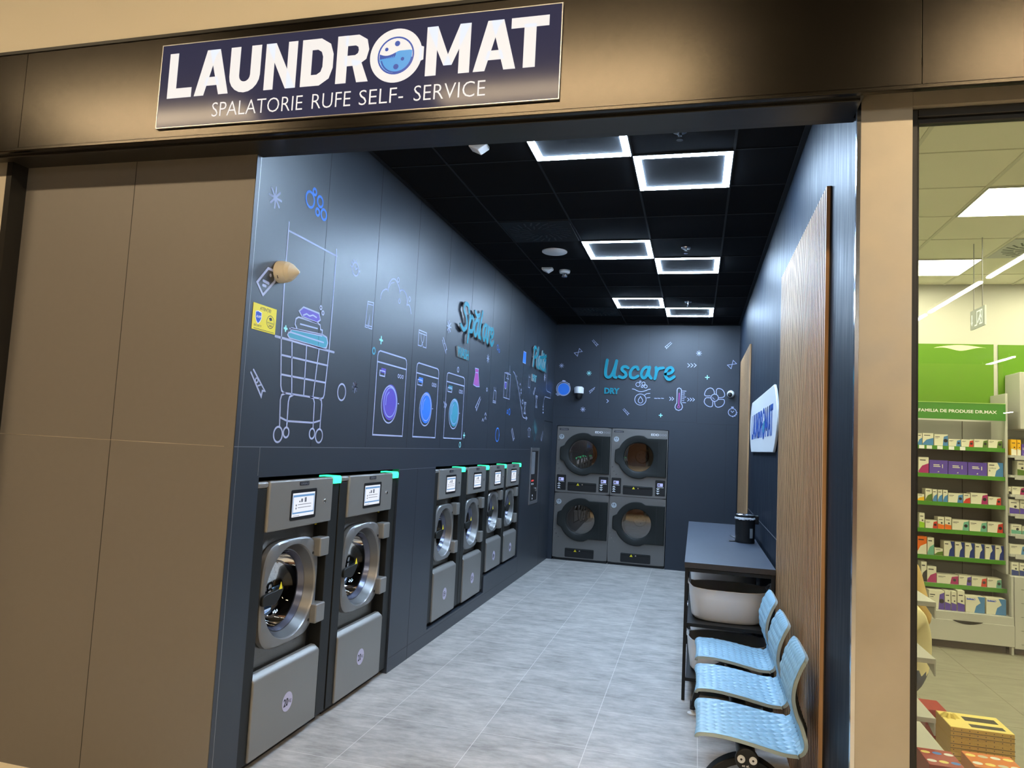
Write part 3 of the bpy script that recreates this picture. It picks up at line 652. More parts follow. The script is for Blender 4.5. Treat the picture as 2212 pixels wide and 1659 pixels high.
# front: closed panel left of the opening, header, fascia, pillars
wall_front = slab('wall_front', [(-1.42, 0, 0, -.052, .04, 2.97), (-.052, -.0014, 0, -.003, -.0002, 2.97)], 'brown')
slab('panel_joints', [(-.692, -.0008, 0, -.689, .001, 2.97)], 'groove', wall_front)
slab('light_joints', [(-1.375, -.0008, 1.577, -.052, .001, 1.580)], 'pillar', wall_front)
slab('wall_header', [(-2.3, .0, 2.971, 2.79, .04, 4.6)], 'black')
soffit = slab('ceiling_soffit', [(-2.2, -.19, 2.970, 2.608, 0, 2.99), (2.608, -.19, 3.06, 7, 0, 3.09)], 'bronzed')
fascia = slab('wall_fascia', [(-5, -.2, 2.985, -1.2175, -.19, 3.472), (-1.2145, -.2, 2.985, 2.7885, -.19, 3.472), (2.7915, -.2, 2.985, 7, -.19, 3.472)], 'bronze')
slab('fascia_trim', [(-5, -.206, 3.472, 7, -.186, 3.49)], 'bronzed', fascia, .002)
slab('fascia_lip', [(-5, -.212, 2.966, 7, -.186, 2.985)], 'bronze', fascia, .004)
slab('fascia_rail', [(-5, -.165, 2.958, 2.6, -.15, 2.972)], 'bronzed', fascia, .003)
slab('wall_bulkhead', [(-9, -.196, 3.49, 24, -.15, 4.62)], 'cream')
slab('trim_2', [(-1.41, -.088, 0, -1.375, 0, 2.97)], 'bronzed')
slab('wall_pillar_left', [(-2.4, -.085, 0, -1.41, .05, 2.97)], 'pillar')
slab('wall_pillar_right', [(2.6145, -.10, 0, 2.787, -.09, 3.06)], 'pillar')
# ---------------------------------------------------------------- printed wall graphics
INK = {'L': 'L', 'L2': 'L2', 'B': 'B', 'P': 'P', 'T': 'T', 'T2': 'T2', 'C': 'C', 'M': 'Mg'}
def artwork(data, pl, wall):
    groups = []
    for e in data:
        if e[0] == 'G': groups.append((e[1], [])); continue
        groups[-1][1].append(e)
    for name, es in groups:
        used = []; mb = MB()
        def ix(c):
            c = INK[c]
            if c not in used: used.append(c)
            return used.index(c)
        for e in es:
            if e[0] == 'L':
                _, c, w, pts, close, smooth, fill = e
                if smooth: pts = catmull(pts, 5, close)
                if fill: mb.add([pl(p, .0006) for p in pts], [tuple(range(len(pts)))], ix(fill))
                strip(mb, pts, w, pl, .0012, None, close, ix(c))
            elif e[0] == 'C':
                _, c, w, p, r, fill = e
                if fill: q = circle2(p, r, 32); mb.add([pl(a, .0007) for a in q], [tuple(range(32))], ix(fill))
                if w: strip(mb, circle2(p, r, 32), w, pl, .0013, None, True, ix(c))
            elif e[0] == 'S':
                _, c, w, p, r, n = e
                for i in range(n//2):
                    a = math.pi*i/(n//2)+math.pi/2; dx, dy = r*math.cos(a), r*math.sin(a)
                    strip(mb, [(p[0]-dx, p[1]-dy), (p[0]+dx, p[1]+dy)], w, pl, .0012+.0001*i, None, False, ix(c))
            elif e[0] == 'F':
                mb.add([pl(q, .0008) for q in e[2]], [tuple(range(len(e[2])))], ix(e[1]))
        mb.build(name, used, wall, smooth=False, normals=False)
PL = onplane('X', 0, 1); PB = onplane('Y', D, -1); PR = onplane('X', W, -1)
artwork(ART_LEFT, PL, wall_left)
artwork(ART_BACK, PB, wall_back)
# ---------------------------------------------------------------- raised brush lettering
GL = {
 'U': [[(.16, 1.5), (.06, .6), (.12, .12), (.4, .06), (.62, .35), (.8, .9), (.92, 1.45)], [(.92, 1.45), (.80, .7), (.76, .15), (.92, .04)]],
 's': [[(.95, .86), (.72, .97), (.42, .92), (.34, .68), (.68, .45), (.74, .18), (.45, .03), (.08, .12)]],
 'c': [[(.9, .76), (.78, .95), (.42, .9), (.12, .5), (.18, .12), (.55, .03), (.92, .2)]],
 'a': [[(.78, .88), (.5, .97), (.2, .75), (.08, .35), (.25, .05), (.52, .2), (.76, .85)], [(.80, .97), (.73, .4), (.97, .05)]],
 'r': [[(.22, .95), (.26, .5), (.14, .0)], [(.24, .5), (.5, .85), (.97, .92)]],
 'e': [[(.15, .42), (.6, .5), (.85, .75), (.65, .97), (.3, .85), (.1, .4), (.3, .06), (.6, .0), (.97, .22)]],
 'p': [[(.25, .97), (.2, .2), (.06, -.5)], [(.24, .6), (.55, .97), (.9, .75), (.75, .22), (.26, .12)]],
 'l': [[(.75, 1.6), (.45, .9), (.32, .2), (.6, .02)]],
 'S': [[(.97, 1.15), (.82, 1.46), (.45, 1.45), (.32, 1.12), (.68, .72), (.74, .3), (.4, .03), (.02, .2)]],
 'P': [[(.25, 1.45), (.2, .7), (.1, .0)], [(.08, 1.28), (.5, 1.5), (.95, 1.22), (.7, .8), (.22, .65)]],
 't': [[(.5, 1.5), (.42, .8), (.45, .15), (.75, .03)], [(.1, 1.0), (.95, 1.12)]],
 '~': [[(.1, 1.36), (.5, 1.2), (.95, 1.36)]],
}
def brush(root, pl, word, base, xh, w, off):
    for ch, x0, x1 in word:
        mb = MB()
        for i, s in enumerate(GL[ch]):
            pts = [(x0+(x1-x0)*p[0], base+xh*p[1]) for p in catmull(s, 6)]
            strip(mb, pts, w, pl, .018-.001*i, .030+.0007*i, False, 0, True, 1)
        mb.k = 1; x = (x0+x1)/2
        y0 = base+xh*.5 if ch != '~' else base+xh*1.25
        p = pl((x0+(x1-x0)*GL[ch][0][1][0], base+xh*GL[ch][0][1][1]), .006); s = .006
        mb.box(p[0]-s, p[1]-s, p[2]-s, p[0]+s, p[1]+s, p[2]+s)      # stand-off stud
        mb.build('breve' if ch == '~' else 'letter', ['teal', 'sside'], root, smooth=False, off=off)
def capword(root, pl, wd, p0, right, w, h, off, depth=.016):
    text(wd, pl(p0, .002), right, (0, 0, 1), w, h, 'lettering', ['teal', 'sside'], root, depth, .035, off)
o = (0, 3.5, 2.55)
t = thing('word_sign', 'raised teal brush lettering reading Spălare on the left wall', 'sign', o, 'raised teal words on the walls')
brush(t, PL, [('S', 3.0, 3.22), ('p', 3.20, 3.38), ('a', 3.38, 3.55), ('~', 3.38, 3.55), ('l', 3.52, 3.66), ('a', 3.66, 3.82), ('r', 3.82, 3.93), ('e', 3.91, 4.05)], 2.635, .165, .04, o)
o = (0, 3, 2.385)
t = thing('word_sign', 'small teal capitals WASH below the long brush word on the left wall', 'sign', o, 'raised teal words on the walls')
capword(t, PL, 'WASH', (2.985, 2.388), (0, 1, 0), .32, .092, o)
o = (0, 5.9, 2.6)
t = thing('word_sign', 'raised teal brush lettering reading Plată, high by the far left corner', 'sign', o, 'raised teal words on the walls')
brush(t, PL, [('P', 5.88, 6.10), ('l', 6.06, 6.22), ('a', 6.20, 6.38), ('t', 6.34, 6.52), ('a', 6.49, 6.68), ('~', 6.5, 6.68)], 2.645, .165, .04, o)
o = (0, 5.9, 2.45)
t = thing('word_sign', 'small teal capitals PAY under the brush word by the far left corner', 'sign', o, 'raised teal words on the walls')
capword(t, PL, 'PAY', (5.94, 2.455), (0, 1, 0), .25, .088, o)
o = (.73, D, 2.65)
t = thing('word_sign', 'raised teal brush lettering reading Uscare above the dryers', 'sign', o, 'raised teal words on the walls')
brush(t, PB, [('U', .745, .925), ('s', .945, 1.085), ('c', 1.098, 1.235), ('a', 1.26, 1.415), ('r', 1.445, 1.58), ('e', 1.592, 1.735)], 2.665, .172, .042, o)
o = (.74, D, 2.43)
t = thing('word_sign', 'small teal capitals DRY above the left stack of dryers', 'sign', o, 'raised teal words on the walls')
capword(t, PB, 'DRY', (.747, 2.431), (1, 0, 0), .218, .088, o)
# ---------------------------------------------------------------- the shop's letter logo, in unit coordinates
def logo(pl, m, d0=.0005, d1=.0015):
    """parts as (name, MB, materials); pl maps (x, z) of the fascia sign, origin at its lower left"""
    b, tp, w = .137, .351, .050; out = []
    def S(pts, ww=w, close=False):
        mb = MB(); strip(mb, pts, ww, pl, d0, d1, close, None, False); return mb
    def Q(mb, *pts): mb.loft([[pl(p, d0) for p in pts], [pl(p, d1) for p in pts]], True, (1, 1)); return mb
    X = lambda x: x+.40
    out.append(S([(X(-.332), tp), (X(-.332), b+.022), (X(-.225), b+.022)], .046))
    def A(x0, x1):
        xm = (x0+x1)/2; mb = MB()
        Q(mb, (X(x0), b), (X(x0+.05), b), (X(xm+.012), tp-.03), (X(xm+.034), tp), (X(xm-.034), tp))
        Q(mb, (X(x1-.05), b), (X(x1), b), (X(xm+.034), tp), (X(xm-.02), tp), (X(xm-.012), tp-.03))
        Q(mb, (X(x0+.05), b+.045), (X(x1-.05), b+.045), (X(x1-.062), b+.085), (X(x0+.062), b+.085)); return mb
    out.append(A(-.209, -.030))
    def arcs(x0, x1, r): return [(X((x0+x1)/2)+(X(x1)-X(x0))/2*math.cos(q), b+r+.024-r*math.sin(-q)) for q in [math.pi+math.pi*i/10 for i in range(11)]]
    out.append(S([(X(-.003), tp)]+arcs(-.003, .104, .055)+[(X(.104), tp)]))
    n = S([(X(.176), b), (X(.176), tp)], .046); strip(n, [(X(.288), b), (X(.288), tp)], .046, pl, d0, d1, False, None, False)
    Q(n, (X(.155), tp), (X(.203), tp), (X(.309), b), (X(.261), b)); out.append(n)
    out.append(S([(X(.360), b+.025), (X(.360), tp-.025), (X(.420), tp-.025), (X(.452), tp-.045), (X(.464), tp-.08), (X(.464), b+.08), (X(.452), b+.045), (X(.420), b+.025)], w, True))
    r = S([(X(.531), b), (X(.531), tp)]); strip(r, [(X(.545), tp-.024), (X(.60), tp-.024), (X(.626), tp-.04), (X(.633), tp-.07), (X(.626), tp-.098), (X(.60), tp-.115), (X(.545), tp-.115)], .047, pl, d0, d1, False, None, False)
    Q(r, (X(.575), tp-.11), (X(.622), tp-.12), (X(.660), b), (X(.606), b)); out.append(r)
    m_ = S([(X(.944), b), (X(.944), tp)], .048); strip(m_, [(X(1.090), b), (X(1.090), tp)], .048, pl, d0, d1, False, None, False)
    Q(m_, (X(.921), tp), (X(.968), tp), (X(1.036), b+.04), (X(1.0), b+.04)); Q(m_, (X(1.066), tp), (X(1.113), tp), (X(1.036), b+.04), (X(1.0), b+.04)); out.append(m_)
    out.append(A(1.130, 1.310))
    tt = S([(X(1.286), tp-.022), (X(1.443), tp-.022)], .044); strip(tt, [(X(1.366), b), (X(1.366), tp-.03)], .05, pl, d0, d1, False, None, False); out.append(tt)
    parts = [('letter', q, [m]) for q in out]
    c = (X(.783), .240); o = MB(); q = circle2(c, .119, 48)
    o.loft([[pl(p, d0) for p in q], [pl(p, d1) for p in q]], True, (1, 1))
    Q(o, (X(.890), .205), (X(.909), .212), (X(.909), .268), (X(.890), .275)); parts.append(('round_letter', o, [m]))
    e = d1+.0004; p = MB(); strip(p, circle2(c, .080, 40), .007, pl, e, None, True, 0)
    def wave(x): return .012*math.sin((x-c[0])/.08*3.1)+c[1]+.002
    xs = [c[0]-.074+.148*i/16 for i in range(17)]
    low = [(x, c[1]-math.sqrt(max(0, .076**2-(x-c[0])**2))) for x in xs]
    for i in range(16): p.add([pl((xs[i], min(wave(xs[i])+.012, c[1]+.02)), e), pl((xs[i+1], min(wave(xs[i+1])+.012, c[1]+.02)), e), pl(low[i+1], e), pl(low[i], e)], [(0, 1, 2, 3)], 1)
    for i in range(8): p.add([pl((xs[i], c[1]-.012), e+.0003), pl((xs[i+1], c[1]-.012+.002*i), e+.0003), pl((xs[i+1], wave(xs[i+1])+.012), e+.0003), pl((xs[i], wave(xs[i])+.012), e+.0003)], [(0, 1, 2, 3)], 0)
    strip(p, circle2((c[0]+.004, c[1]-.004), .070, 20, math.pi*1.08, math.pi*1.95), .006, pl, e+.0004, None, False, 0)
    for dx, dy, r in ((.005, .052, .012), (-.043, .03, .008), (.032, -.018, .008), (.004, -.05, .012)): q = circle2((c[0]+dx, c[1]+dy), r, 16); p.add([pl(a, e+.0006) for a in q], [tuple(range(16))], 0)
    parts.append(('porthole_emblem', p, ['logoblue', 'logosky']))
    return parts
o = (.545, -.2, 3.03)
s = thing('fascia_sign', 'dark blue illuminated sign with white letters on the dark fascia', 'sign', o)
mb = MB(); mb.box(-.40, -.212, 3.030, 1.492, -.2, 3.424); mb.build('sign_panel', 'navy', s, .0015, off=o)
mb = MB(); strip(mb, [(-.402, 3.028), (1.494, 3.028), (1.494, 3.426), (-.402, 3.426)], .004, onplane('Y', -.2, -1), .001, .0125, True); mb.build('sign_edge', 'alu', s, smooth=False, off=o)
for nm, mb, ms in logo(lambda p, d=0.: (p[0]-.40, -.2122-d, p[1]+3.03), 'letter'): mb.build(nm, ms, s, smooth=False, off=o)
for wd, x0, x1 in (('SPALATORIE', -.106, .354), ('RUFE', .400, .585), ('SELF-', .625, .828), ('SERVICE', .876, 1.188)):
    text(wd, (x0, -.2126, 3.063), (1, 0, 0), (0, 0, 1), x1-x0, .067, 'word', 'letter', s, 0, -.010, o)
o = (W, 3.7, 1.68)
s = thing('wall_sign', 'white bulging sign with blue letters between the two slatted panels', 'sign', o)
pts = []
for i in range(13):
    z = 1.685+.49*i/12; pts.append((2.56-.22*math.sin(math.pi*i/12)**.8, z))
for i in range(13):
    z = 2.175-.49*i/12; pts.append((4.62+.22*math.sin(math.pi*i/12)**.8, z))
mb = MB(); mb.prism(pts, W-.022, W-.004, 'X'); mb.build('sign_board', 'white', s, .004, off=o)
kx, kz = 2.00/1.80, .232/.214
def signpl(p, d=0.): return (W-.0222-d, 4.59-(p[0]-.043)*kx, 1.808+(p[1]-.137)*kz)
for nm, mb, ms in logo(signpl, 'signblue'):
    mb.build(nm, ms if nm != 'porthole_emblem' else ['signblue', 'T'], s, smooth=False, off=o)
mb = MB(); q = circle2((.40+.783, .240), .082, 40); mb.add([signpl(p, .0017) for p in q], [tuple(range(40))]); mb.build('porthole_ground', 'white', s, smooth=False, off=o, normals=False)
# ---------------------------------------------------------------- slatted oak panels on the right wall
def slats(y0, y1, z0, z1, label):
    o = (W, (y0+y1)/2, z0)
    s = thing('slat_panel', label, 'wall panel', o, 'slatted oak panels on the right wall')
    mb = MB(); mb.box(W-.006, y0, z0, W-.0005, y1, z1); mb.build('backing', 'woodgap', s, smooth=False, off=o)
    n = round((y1-y0)/.045); p = (y1-y0)/n; mb = MB()
    for i in range(n): a = y0+i*p; mb.box(W-.021, a, z0, W-.006, a+p*.66, z1)
    ob = mb.build('slats', ['wood', 'woodgap'], s, 0, smooth=False, off=o)
    for f in ob.data.polygons:
        if abs(f.normal.y) > .9 and f.center.y+o[1] > y0+.001: f.material_index = 1
slats(.48, 2.24, .002, 2.88, 'tall oak slatted panel reaching the floor behind the blue seats')
slats(5.18, 6.83, .35, 2.855, 'oak slatted panel in the far corner behind the folding counter')
# ---------------------------------------------------------------- ceiling lamps and devices
def led_frame(x, y, label):
    o = (x+.3, y+.3, H); r = thing('ceiling_light', label, 'lamp', o, 'square light frames in the black ceiling')
    w, a = .042, .006; z0, z1 = H-.012, H-.0045
    mb = MB()
    mb.box(x+a, y+a, z0, x+.6-a, y+a+w, z1); mb.box(x+a, y+.6-a-w, z0, x+.6-a, y+.6-a, z1)
    mb.box(x+a, y+a+w, z0, x+a+w, y+.6-a-w, z1); mb.box(x+.6-a-w, y+a+w, z0, x+.6-a, y+.6-a-w, z1)
    mb.build('light_strip', 'led', r, smooth=False, off=o)
    mb = MB(); mb.box(x+a+w, y+a+w, H-.005, x+.6-a-w, y+.6-a-w, H-.0005); mb.build('tile_infill', 'ceil', r, smooth=False, off=o)
    mb = MB()
    strip(mb, [(x+.004, y+.004), (x+.596, y+.004), (x+.596, y+.596), (x+.004, y+.596)], .006, lambda p, d=0.: (p[0], p[1], H-d), .0, .010, True)
    mb.build('frame_rim', 'tbar', r, smooth=False, off=o)
for x, y, l in ((1.03, .80, 'nearest left square light frame, cut off by the header'), (1.63, 1.40, 'nearest right square light frame, the largest whole one'),
                (1.03, 3.20, 'square light frame beside the round white speaker'), (1.63, 3.80, 'right square light frame of the middle pair'),
                (1.03, 5.60, 'left square light frame of the farthest pair'), (1.63, 6.20, 'right square light frame nearest the back wall')): led_frame(x, y, l)
def swirl(x, y, label, mats=('tbar', 'black'), z=H, grp='black swirl air vents'):
    o = (x, y, z); r = thing('air_diffuser', label, 'vent', o, grp)
    mb = MB(); mb.box(x-.288, y-.288, z-.008, x+.288, y+.288, z-.0005); mb.build('face_plate', mats[0], r, .002, off=o)
    mb = MB()
    for ring, (r0, r1, n, tw) in enumerate(((.09, .17, 16, .5), (.18, .262, 24, .35))):
        for i in range(n):
            a = 2*math.pi*i/n; b = a+tw
            p0 = (x+r0*math.cos(a), y+r0*math.sin(a)); p1 = (x+r1*math.cos(a+tw*.55), y+r1*math.sin(a+tw*.55))
            strip(mb, [p0, p1], .014, lambda p, d=0.: (p[0], p[1], z-d), .006, .0095, False, 0, False)
    mb.build('swirl_blades', mats[1], r, smooth=False, off=o)
swirl(.73, 2.90, 'black swirl vent in the ceiling before the round speaker')
swirl(.73, 6.50, 'black swirl vent in the far left of the ceiling')
mb = MB(); mb.lathe([(.118, 0), (.118, -.008), (.108, -.014), (.02, -.016)], (.729, 3.53, H), 'Z', 40); mb.build('ceiling_speaker', 'white', None, off=(.729, 3.53, H))
o = bpy.data.objects['ceiling_speaker']; tag(o, 'round flat white speaker in the black ceiling', 'speaker')
def sensor(x, y, label):
    mb = MB(); mb.prism([(x-.055, H), (x+.055, H), (x+.055, H-.018), (x+.005, H-.05), (x-.055, H-.022)], y-.04, y+.04, 'Y')
    tag(mb.build('motion_sensor', 'white', None, .004, off=(x, y, H)), label, 'sensor', 'white wedge sensors on the ceiling')
sensor(.728, 1.132, 'white wedge sensor just inside the header'); sensor(.536, 4.147, 'white wedge sensor beside the smoke detector')
o = (.695, 4.252, H); r = thing('smoke_detector', 'white round smoke detector on the black ceiling', 'detector', o)
mb = MB(); mb.lathe([(.055, 0), (.058, -.012), (.052, -.03), (.03, -.034)], o); mb.build('base', 'white', r, off=o)
mb = MB(); mb.lathe([(.028, -.034), (.028, -.058), (.032, -.06), (.03, -.07), (.01, -.072)], o); mb.build('sensing_chamber', 'chrome', r, off=o)
for i, (x, y, l) in enumerate(((1.922, 1.106, 'chrome sprinkler head nearest the entrance'), (1.924, 3.492, 'chrome sprinkler head before the middle pair of lights'), (1.921, 5.866, 'chrome sprinkler head nearest the back wall'))):
    o = (x, y, H); r = thing('sprinkler_head', l, 'sprinkler', o, 'sprinklers in the ceiling')
    mb = MB(); mb.lathe([(.042, 0), (.040, -.006), (.016, -.010)], o); mb.build('rosette', 'chrome', r, off=o)
    mb = MB(); mb.lathe([(.012, -.008), (.010, -.03), (.005, -.032), (.005, -.05), (.018, -.052), (.018, -.055)], o, seg=20); mb.build('deflector', 'chrome', r, off=o)
# cone-shaped detector, notice and cameras
o = (0, .248, 2.46); r = thing('wall_detector', 'cream cone-shaped detector beside the yellow notice on the left wall', 'detector', o)
mb = MB(); mb.lathe([(.056, 0), (.056, .02), (.050, .055)], o, 'X', 36); mb.build('base', 'cream', r, .003, off=o)
mb = MB(); mb.lathe([(.050, .055), (.040, .075)], o, 'X', 36, (0, 0))
mb.loft([[(.075, o[1]+.04*math.cos(a), o[2]+.04*math.sin(a)) for a in [2*math.pi*i/16 for i in range(16)]], [(.112, o[1]+.004+.006*math.cos(a), o[2]+.006*math.sin(a)) for a in [2*math.pi*i/16 for i in range(16)]]], True, (0, 1))
mb.build('lens', 'cream', r, off=o)
mb = MB(); P2 = onplane('X', 0, 1)
for k, (z, h) in enumerate(((2.495, .008), (2.475, .004), (2.465, .004), (2.455, .010))): mb.lathe([(.0545, .028), (.0548, .0281)], o, 'X', 4, (0, 0)) if 0 else None
mb.loft([[(x, o[1]+.0565*math.sin(a)*q, o[2]+.0565*math.cos(a)*q) for a in (-2.4, -2.25, -2.1)] for x, q in ((.02, 1.0), (.024, .99))], False)
mb.build('status_slot', 'ink', r, smooth=False, off=o)
o = (0, .153, 2.14); r = thing('warning_notice', 'yellow camera warning notice near the front edge of the left wall', 'notice', o)
mb = MB(); mb.box(.0006, .056, 2.1405, .0022, .250, 2.268); mb.build('card', 'yellow', r, smooth=False, off=o)
PN = lambda p, d=0.: (.0024+d, p[0], p[1])
text('ATENȚIE!', (.0026, .110, 2.236), (0, 1, 0), (0, 0, 1), .092, .022, 'heading', 'ink', r, 0, .01, o)
mb = MB(); sh = [(.078, 2.228), (.098, 2.233), (.126, 2.228), (.126, 2.20), (.116, 2.183), (.101, 2.172), (.087, 2.183), (.078, 2.20)]
mb.add([PN(p) for p in sh], [tuple(range(8))], 0); strip(mb, sh, .004, PN, .0003, None, True, 1); mb.build('shield', ['logoblue', 'whitep'], r, smooth=False, off=o, normals=False)
text('AVP', (.0031, .083, 2.199), (0, 1, 0), (0, 0, 1), .038, .013, 'shield_letters', 'whitep', r, 0, .02, o)
text('SECURITY', (.0026, .070, 2.158), (0, 1, 0), (0, 0, 1), .062, .009, 'caption', 'ink', r, 0, .01, o)
mb = MB(); strip(mb, circle2((.203, 2.196), .031, 28), .003, PN, .0002, None, True)
mb.add([PN(p, .0002) for p in ((.188, 2.214), (.208, 2.220), (.218, 2.206), (.206, 2.204), (.200, 2.200), (.196, 2.204))], [tuple(range(6))])
for z in (2.193, 2.189): strip(mb, [(.177, z), (.229, z)], .0016, PN, .0002, None, False, 0, False)
mb.build('camera_pictogram', 'ink', r, smooth=False, off=o, normals=False)
text('24H', (.0027, .188, 2.172), (0, 1, 0), (0, 0, 1), .032, .011, 'hours', 'ink', r, 0, .02, o)
mb = MB(); strip(mb, [(.070, 2.147), (.238, 2.147)], .0022, PN, .0002, None, False, 0, False); mb.build('small_print', 'ink', r, smooth=False, off=o, normals=False)
o = (.383, D, 2.455); r = thing('dome_camera', 'white camera with a black dome left of the small capitals on the back wall', 'camera', o)
c = (.383, D-.07, 2.42)
mb = MB(); mb.lathe([(.05, .098), (.052, .09), (.066, .085), (.070, .075), (.070, .0), (.055, -.003)], c, 'Z', 36); mb.box(.34, D-.06, 2.44, .426, D-.001, 2.50); mb.build('housing', 'white', r, .002, off=o)
mb = MB(); mb.lathe([(.054, -.003), (.054, -.04), (.045, -.066), (.025, -.085), (.005, -.091)], c, 'Z', 32); mb.build('dome', 'black', r, off=o, ang=80)
mb = MB(); mb.lathe([(.012, -.0), (.010, .004)], (.395, D-.118, 2.39), 'Y', 16); mb.build('lens', 'chrome', r, off=o)
o = (2.508, D, 2.48); r = thing('turret_camera', 'white ball camera on the right of the back wall beside the fan drawing', 'camera', o)
c = (2.508, D, 2.48)
mb = MB(); mb.lathe([(.052, -.001), (.052, -.03), (.05, -.05), (.043, -.07), (.032, -.082)], c, 'Y', 32); mb.build('housing', 'white', r, off=o, ang=60)
mb = MB(); mb.lathe([(.031, -.078), (.030, -.088), (.018, -.094), (.004, -.096)], (2.495, D, 2.468), 'Y', 28); mb.build('lens', 'black', r, off=o, ang=60)
# ---------------------------------------------------------------- washing machines
def squircle(cy, cz, hy, hz, n=64, p=4.0):
    out = []
    for i in range(n):
        a = 2*math.pi*i/n; c, s = math.cos(a), math.sin(a)
        k = (abs(c)**p+abs(s)**p)**(-1/p); out.append((cy+hy*c*k, cz+hz*s*k))
    return out
def washer(w, pl0, pl1, lo0, lo1, zb, zl0, zl1, cz, hs, rh, hz, kg, label, loc, hw):
    """front at x=0 facing +x; y along the wall; heights are absolute, the root stands at height loc[2]"""
    r = thing('washing_machine', label, 'washing machine', loc, 'washing machines in the left wall')
    O = (0, 0, loc[2]); cy = (pl0+pl1)/2
    def B(mb, name, m, parent=r, bevel=0., **k): return mb.build(name, m, parent, bevel, off=O if parent is r else (0, 0, 0), **k)
    def sub(mb, name, m, parent, bevel=0., **k): return mb.build(name, m, parent, bevel, off=O, **k)
    P = lambda p, d=0.: (d, p[0], p[1])
    # cabinet as a shell open to the front round the drum
    mb = MB(); z0, z1 = loc[2]+.001, 1.400
    mb.box(-.78, .004, z0, -.72, w-.004, z1); mb.box(-.72, .004, z0, -.10, .03, z1); mb.box(-.72, w-.03, z0, -.10, w-.004, z1)
    mb.box(-.72, .03, z1-.02, -.10, w-.03, z1); mb.box(-.72, .03, z0, -.10, w-.03, z0+.03); B(mb, 'cabinet', 'char', smooth=False)
    mb = MB(); zf = loc[2]+.04
    mb.box(-.10, .004, zf, -.012, pl0-.004, 1.372); B(mb, 'side_post', 'char', bevel=.003)
    mb = MB(); mb.box(-.10, lo1+.006, zf, -.012, w-.004, 1.372); B(mb, 'side_post', 'char', bevel=.003)
    mb = MB(); mb.box(-.10, .004, 1.374, -.004, pl0-.002, 1.408); B(mb, 'top_cap', 'grey', bevel=.012)
    # steel front plate with a round opening
    mb = MB(); n = 64; ci = circle2((cy, cz), rh-.004, n)
    sq = squircle(cy, cz, 1, 1, n, 60); ya, yb, za, zc = pl0, lo1-.045, zl1-.03, 1.17
    sq = [(cy+(yb-cy if q[0] > cy else cy-ya)*(q[0]-cy), cz+((zc-cz) if q[1] > cz else (cz-za))*(q[1]-cz)) for q in sq]
    mb.loft([[(-.075, *q) for q in sq], [(-.075, *q) for q in ci], [(-.095, *q) for q in ci], [(-.095, *q) for q in sq]]); B(mb, 'front_plate', 'steel')
    mb = MB(); mb.box(-.098, lo1-.040, zl1-.03, -.085, lo1+.004, 1.17); B(mb, 'hinge_recess', 'black', smooth=False)
    # control panel
    mb = MB(); mb.box(-.07, pl0, 1.151, 0, pl1, 1.408); pan = B(mb, 'control_panel', 'grey', bevel=.010, seg=3)
    sy0, sy1 = cy-.125, cy+.135
    mb = MB(); mb.prism(rrect(sy0, 1.192, sy1, 1.353, .010), -.002, .0025, 'X'); ts = sub(mb, 'touchscreen', 'black', pan)
    mb = MB(); d = .0028; y0, y1 = sy0+.014, sy1-.020
    R = lambda a, b, c, e, k, dd=0.: mb.add([P((a, b), d+dd), P((c, b), d+dd), P((c, e), d+dd), P((a, e), d+dd)], [(0, 1, 2, 3)], k)
    R(y0, 1.209, y1, 1.335, 0); R(y0+.004, 1.314, y1-.004, 1.325, 1, .0002); R(y0+.004, 1.225, y1-.004, 1.233, 1, .0002)
    R(y0+.004, 1.233, y0+.010, 1.314, 1, .0002); R(y1-.010, 1.233, y1-.004, 1.314, 1, .0002)
    R(y0+.085, 1.285, y0+.102, 1.303, 2, .0002); R(y0+.120, 1.283, y0+.140, 1.308, 2, .0002); R(y0+.066, 1.285, y0+.078, 1.293, 2, .0002)
    for k, z in enumerate((1.270, 1.254)):
        mb.add([P(q, d+.0003) for q in circle2((y0+.038, z), .0055, 12)], [tuple(range(12))], 2); R(y0+.055, z+.001, y1-.035, z+.004, 2, .0002)
    R(y0+.01, 1.214, y0+.075, 1.216, 2, .0002); sub(mb, 'display', ['screen', 'screenb', 'screenk'], pan, smooth=False, normals=False)
    mb = MB(); mb.lathe([(.0115, -.001), (.0115, .004), (.009, .006), (.002, .0062)], (0, cy+.23 if w > .82 else cy+.215, 1.273), 'X', 24); sub(mb, 'start_button', 'chrome', pan)
    mb = MB(); mb.prism(rrect(cy-.047, 1.374, cy+.047, 1.394, .004), -.001, .002, 'X'); npl = sub(mb, 'name_plate', 'ink', pan)
    text('GIRBAU', (.0024, cy-.040, 1.378), (0, 1, 0), (0, 0, 1), .080, .012, 'name_lettering', 'alu', pan, 0, .02, O)
    mb = MB(); mb.prism([(0, 1.402), (.006, 1.40), (.010, 1.392), (.010, 1.372), (-.02, 1.372), (-.02, 1.402)], pl1+.004, w-.006, 'Y') if 0 else None
    mb.k = 0; y0, y1 = pl1+.003, w-.006
    mb.loft([[(-.10, y, 1.400), (-.10, y, 1.4125), (-.006, y, 1.4125), (.000, y, 1.408), (.003, y, 1.398), (.003, y, 1.368), (-.02, y, 1.368), (-.02, y, 1.400)] for y in (y0, y1)], True, (1, 1))
    B(mb, 'status_light', 'green', bevel=.003)
    mb = MB(); mb.add([P((pl1-.055, 1.128), -.0745), P((pl1-.025, 1.128), -.0745), P((pl1-.040, 1.152), -.0745)], [(0, 1, 2)]); B(mb, 'warning_label', 'yellow', smooth=False, normals=False)
    # door
    f = -.034; L = lambda loop, x: [(x, *q) for q in loop]
    so, s2, ci, c2 = squircle(cy, cz, hs, hs*1.02), squircle(cy, cz, hs*.965, hs*.985), circle2((cy, cz), rh+.006, 64), circle2((cy, cz), rh, 64)
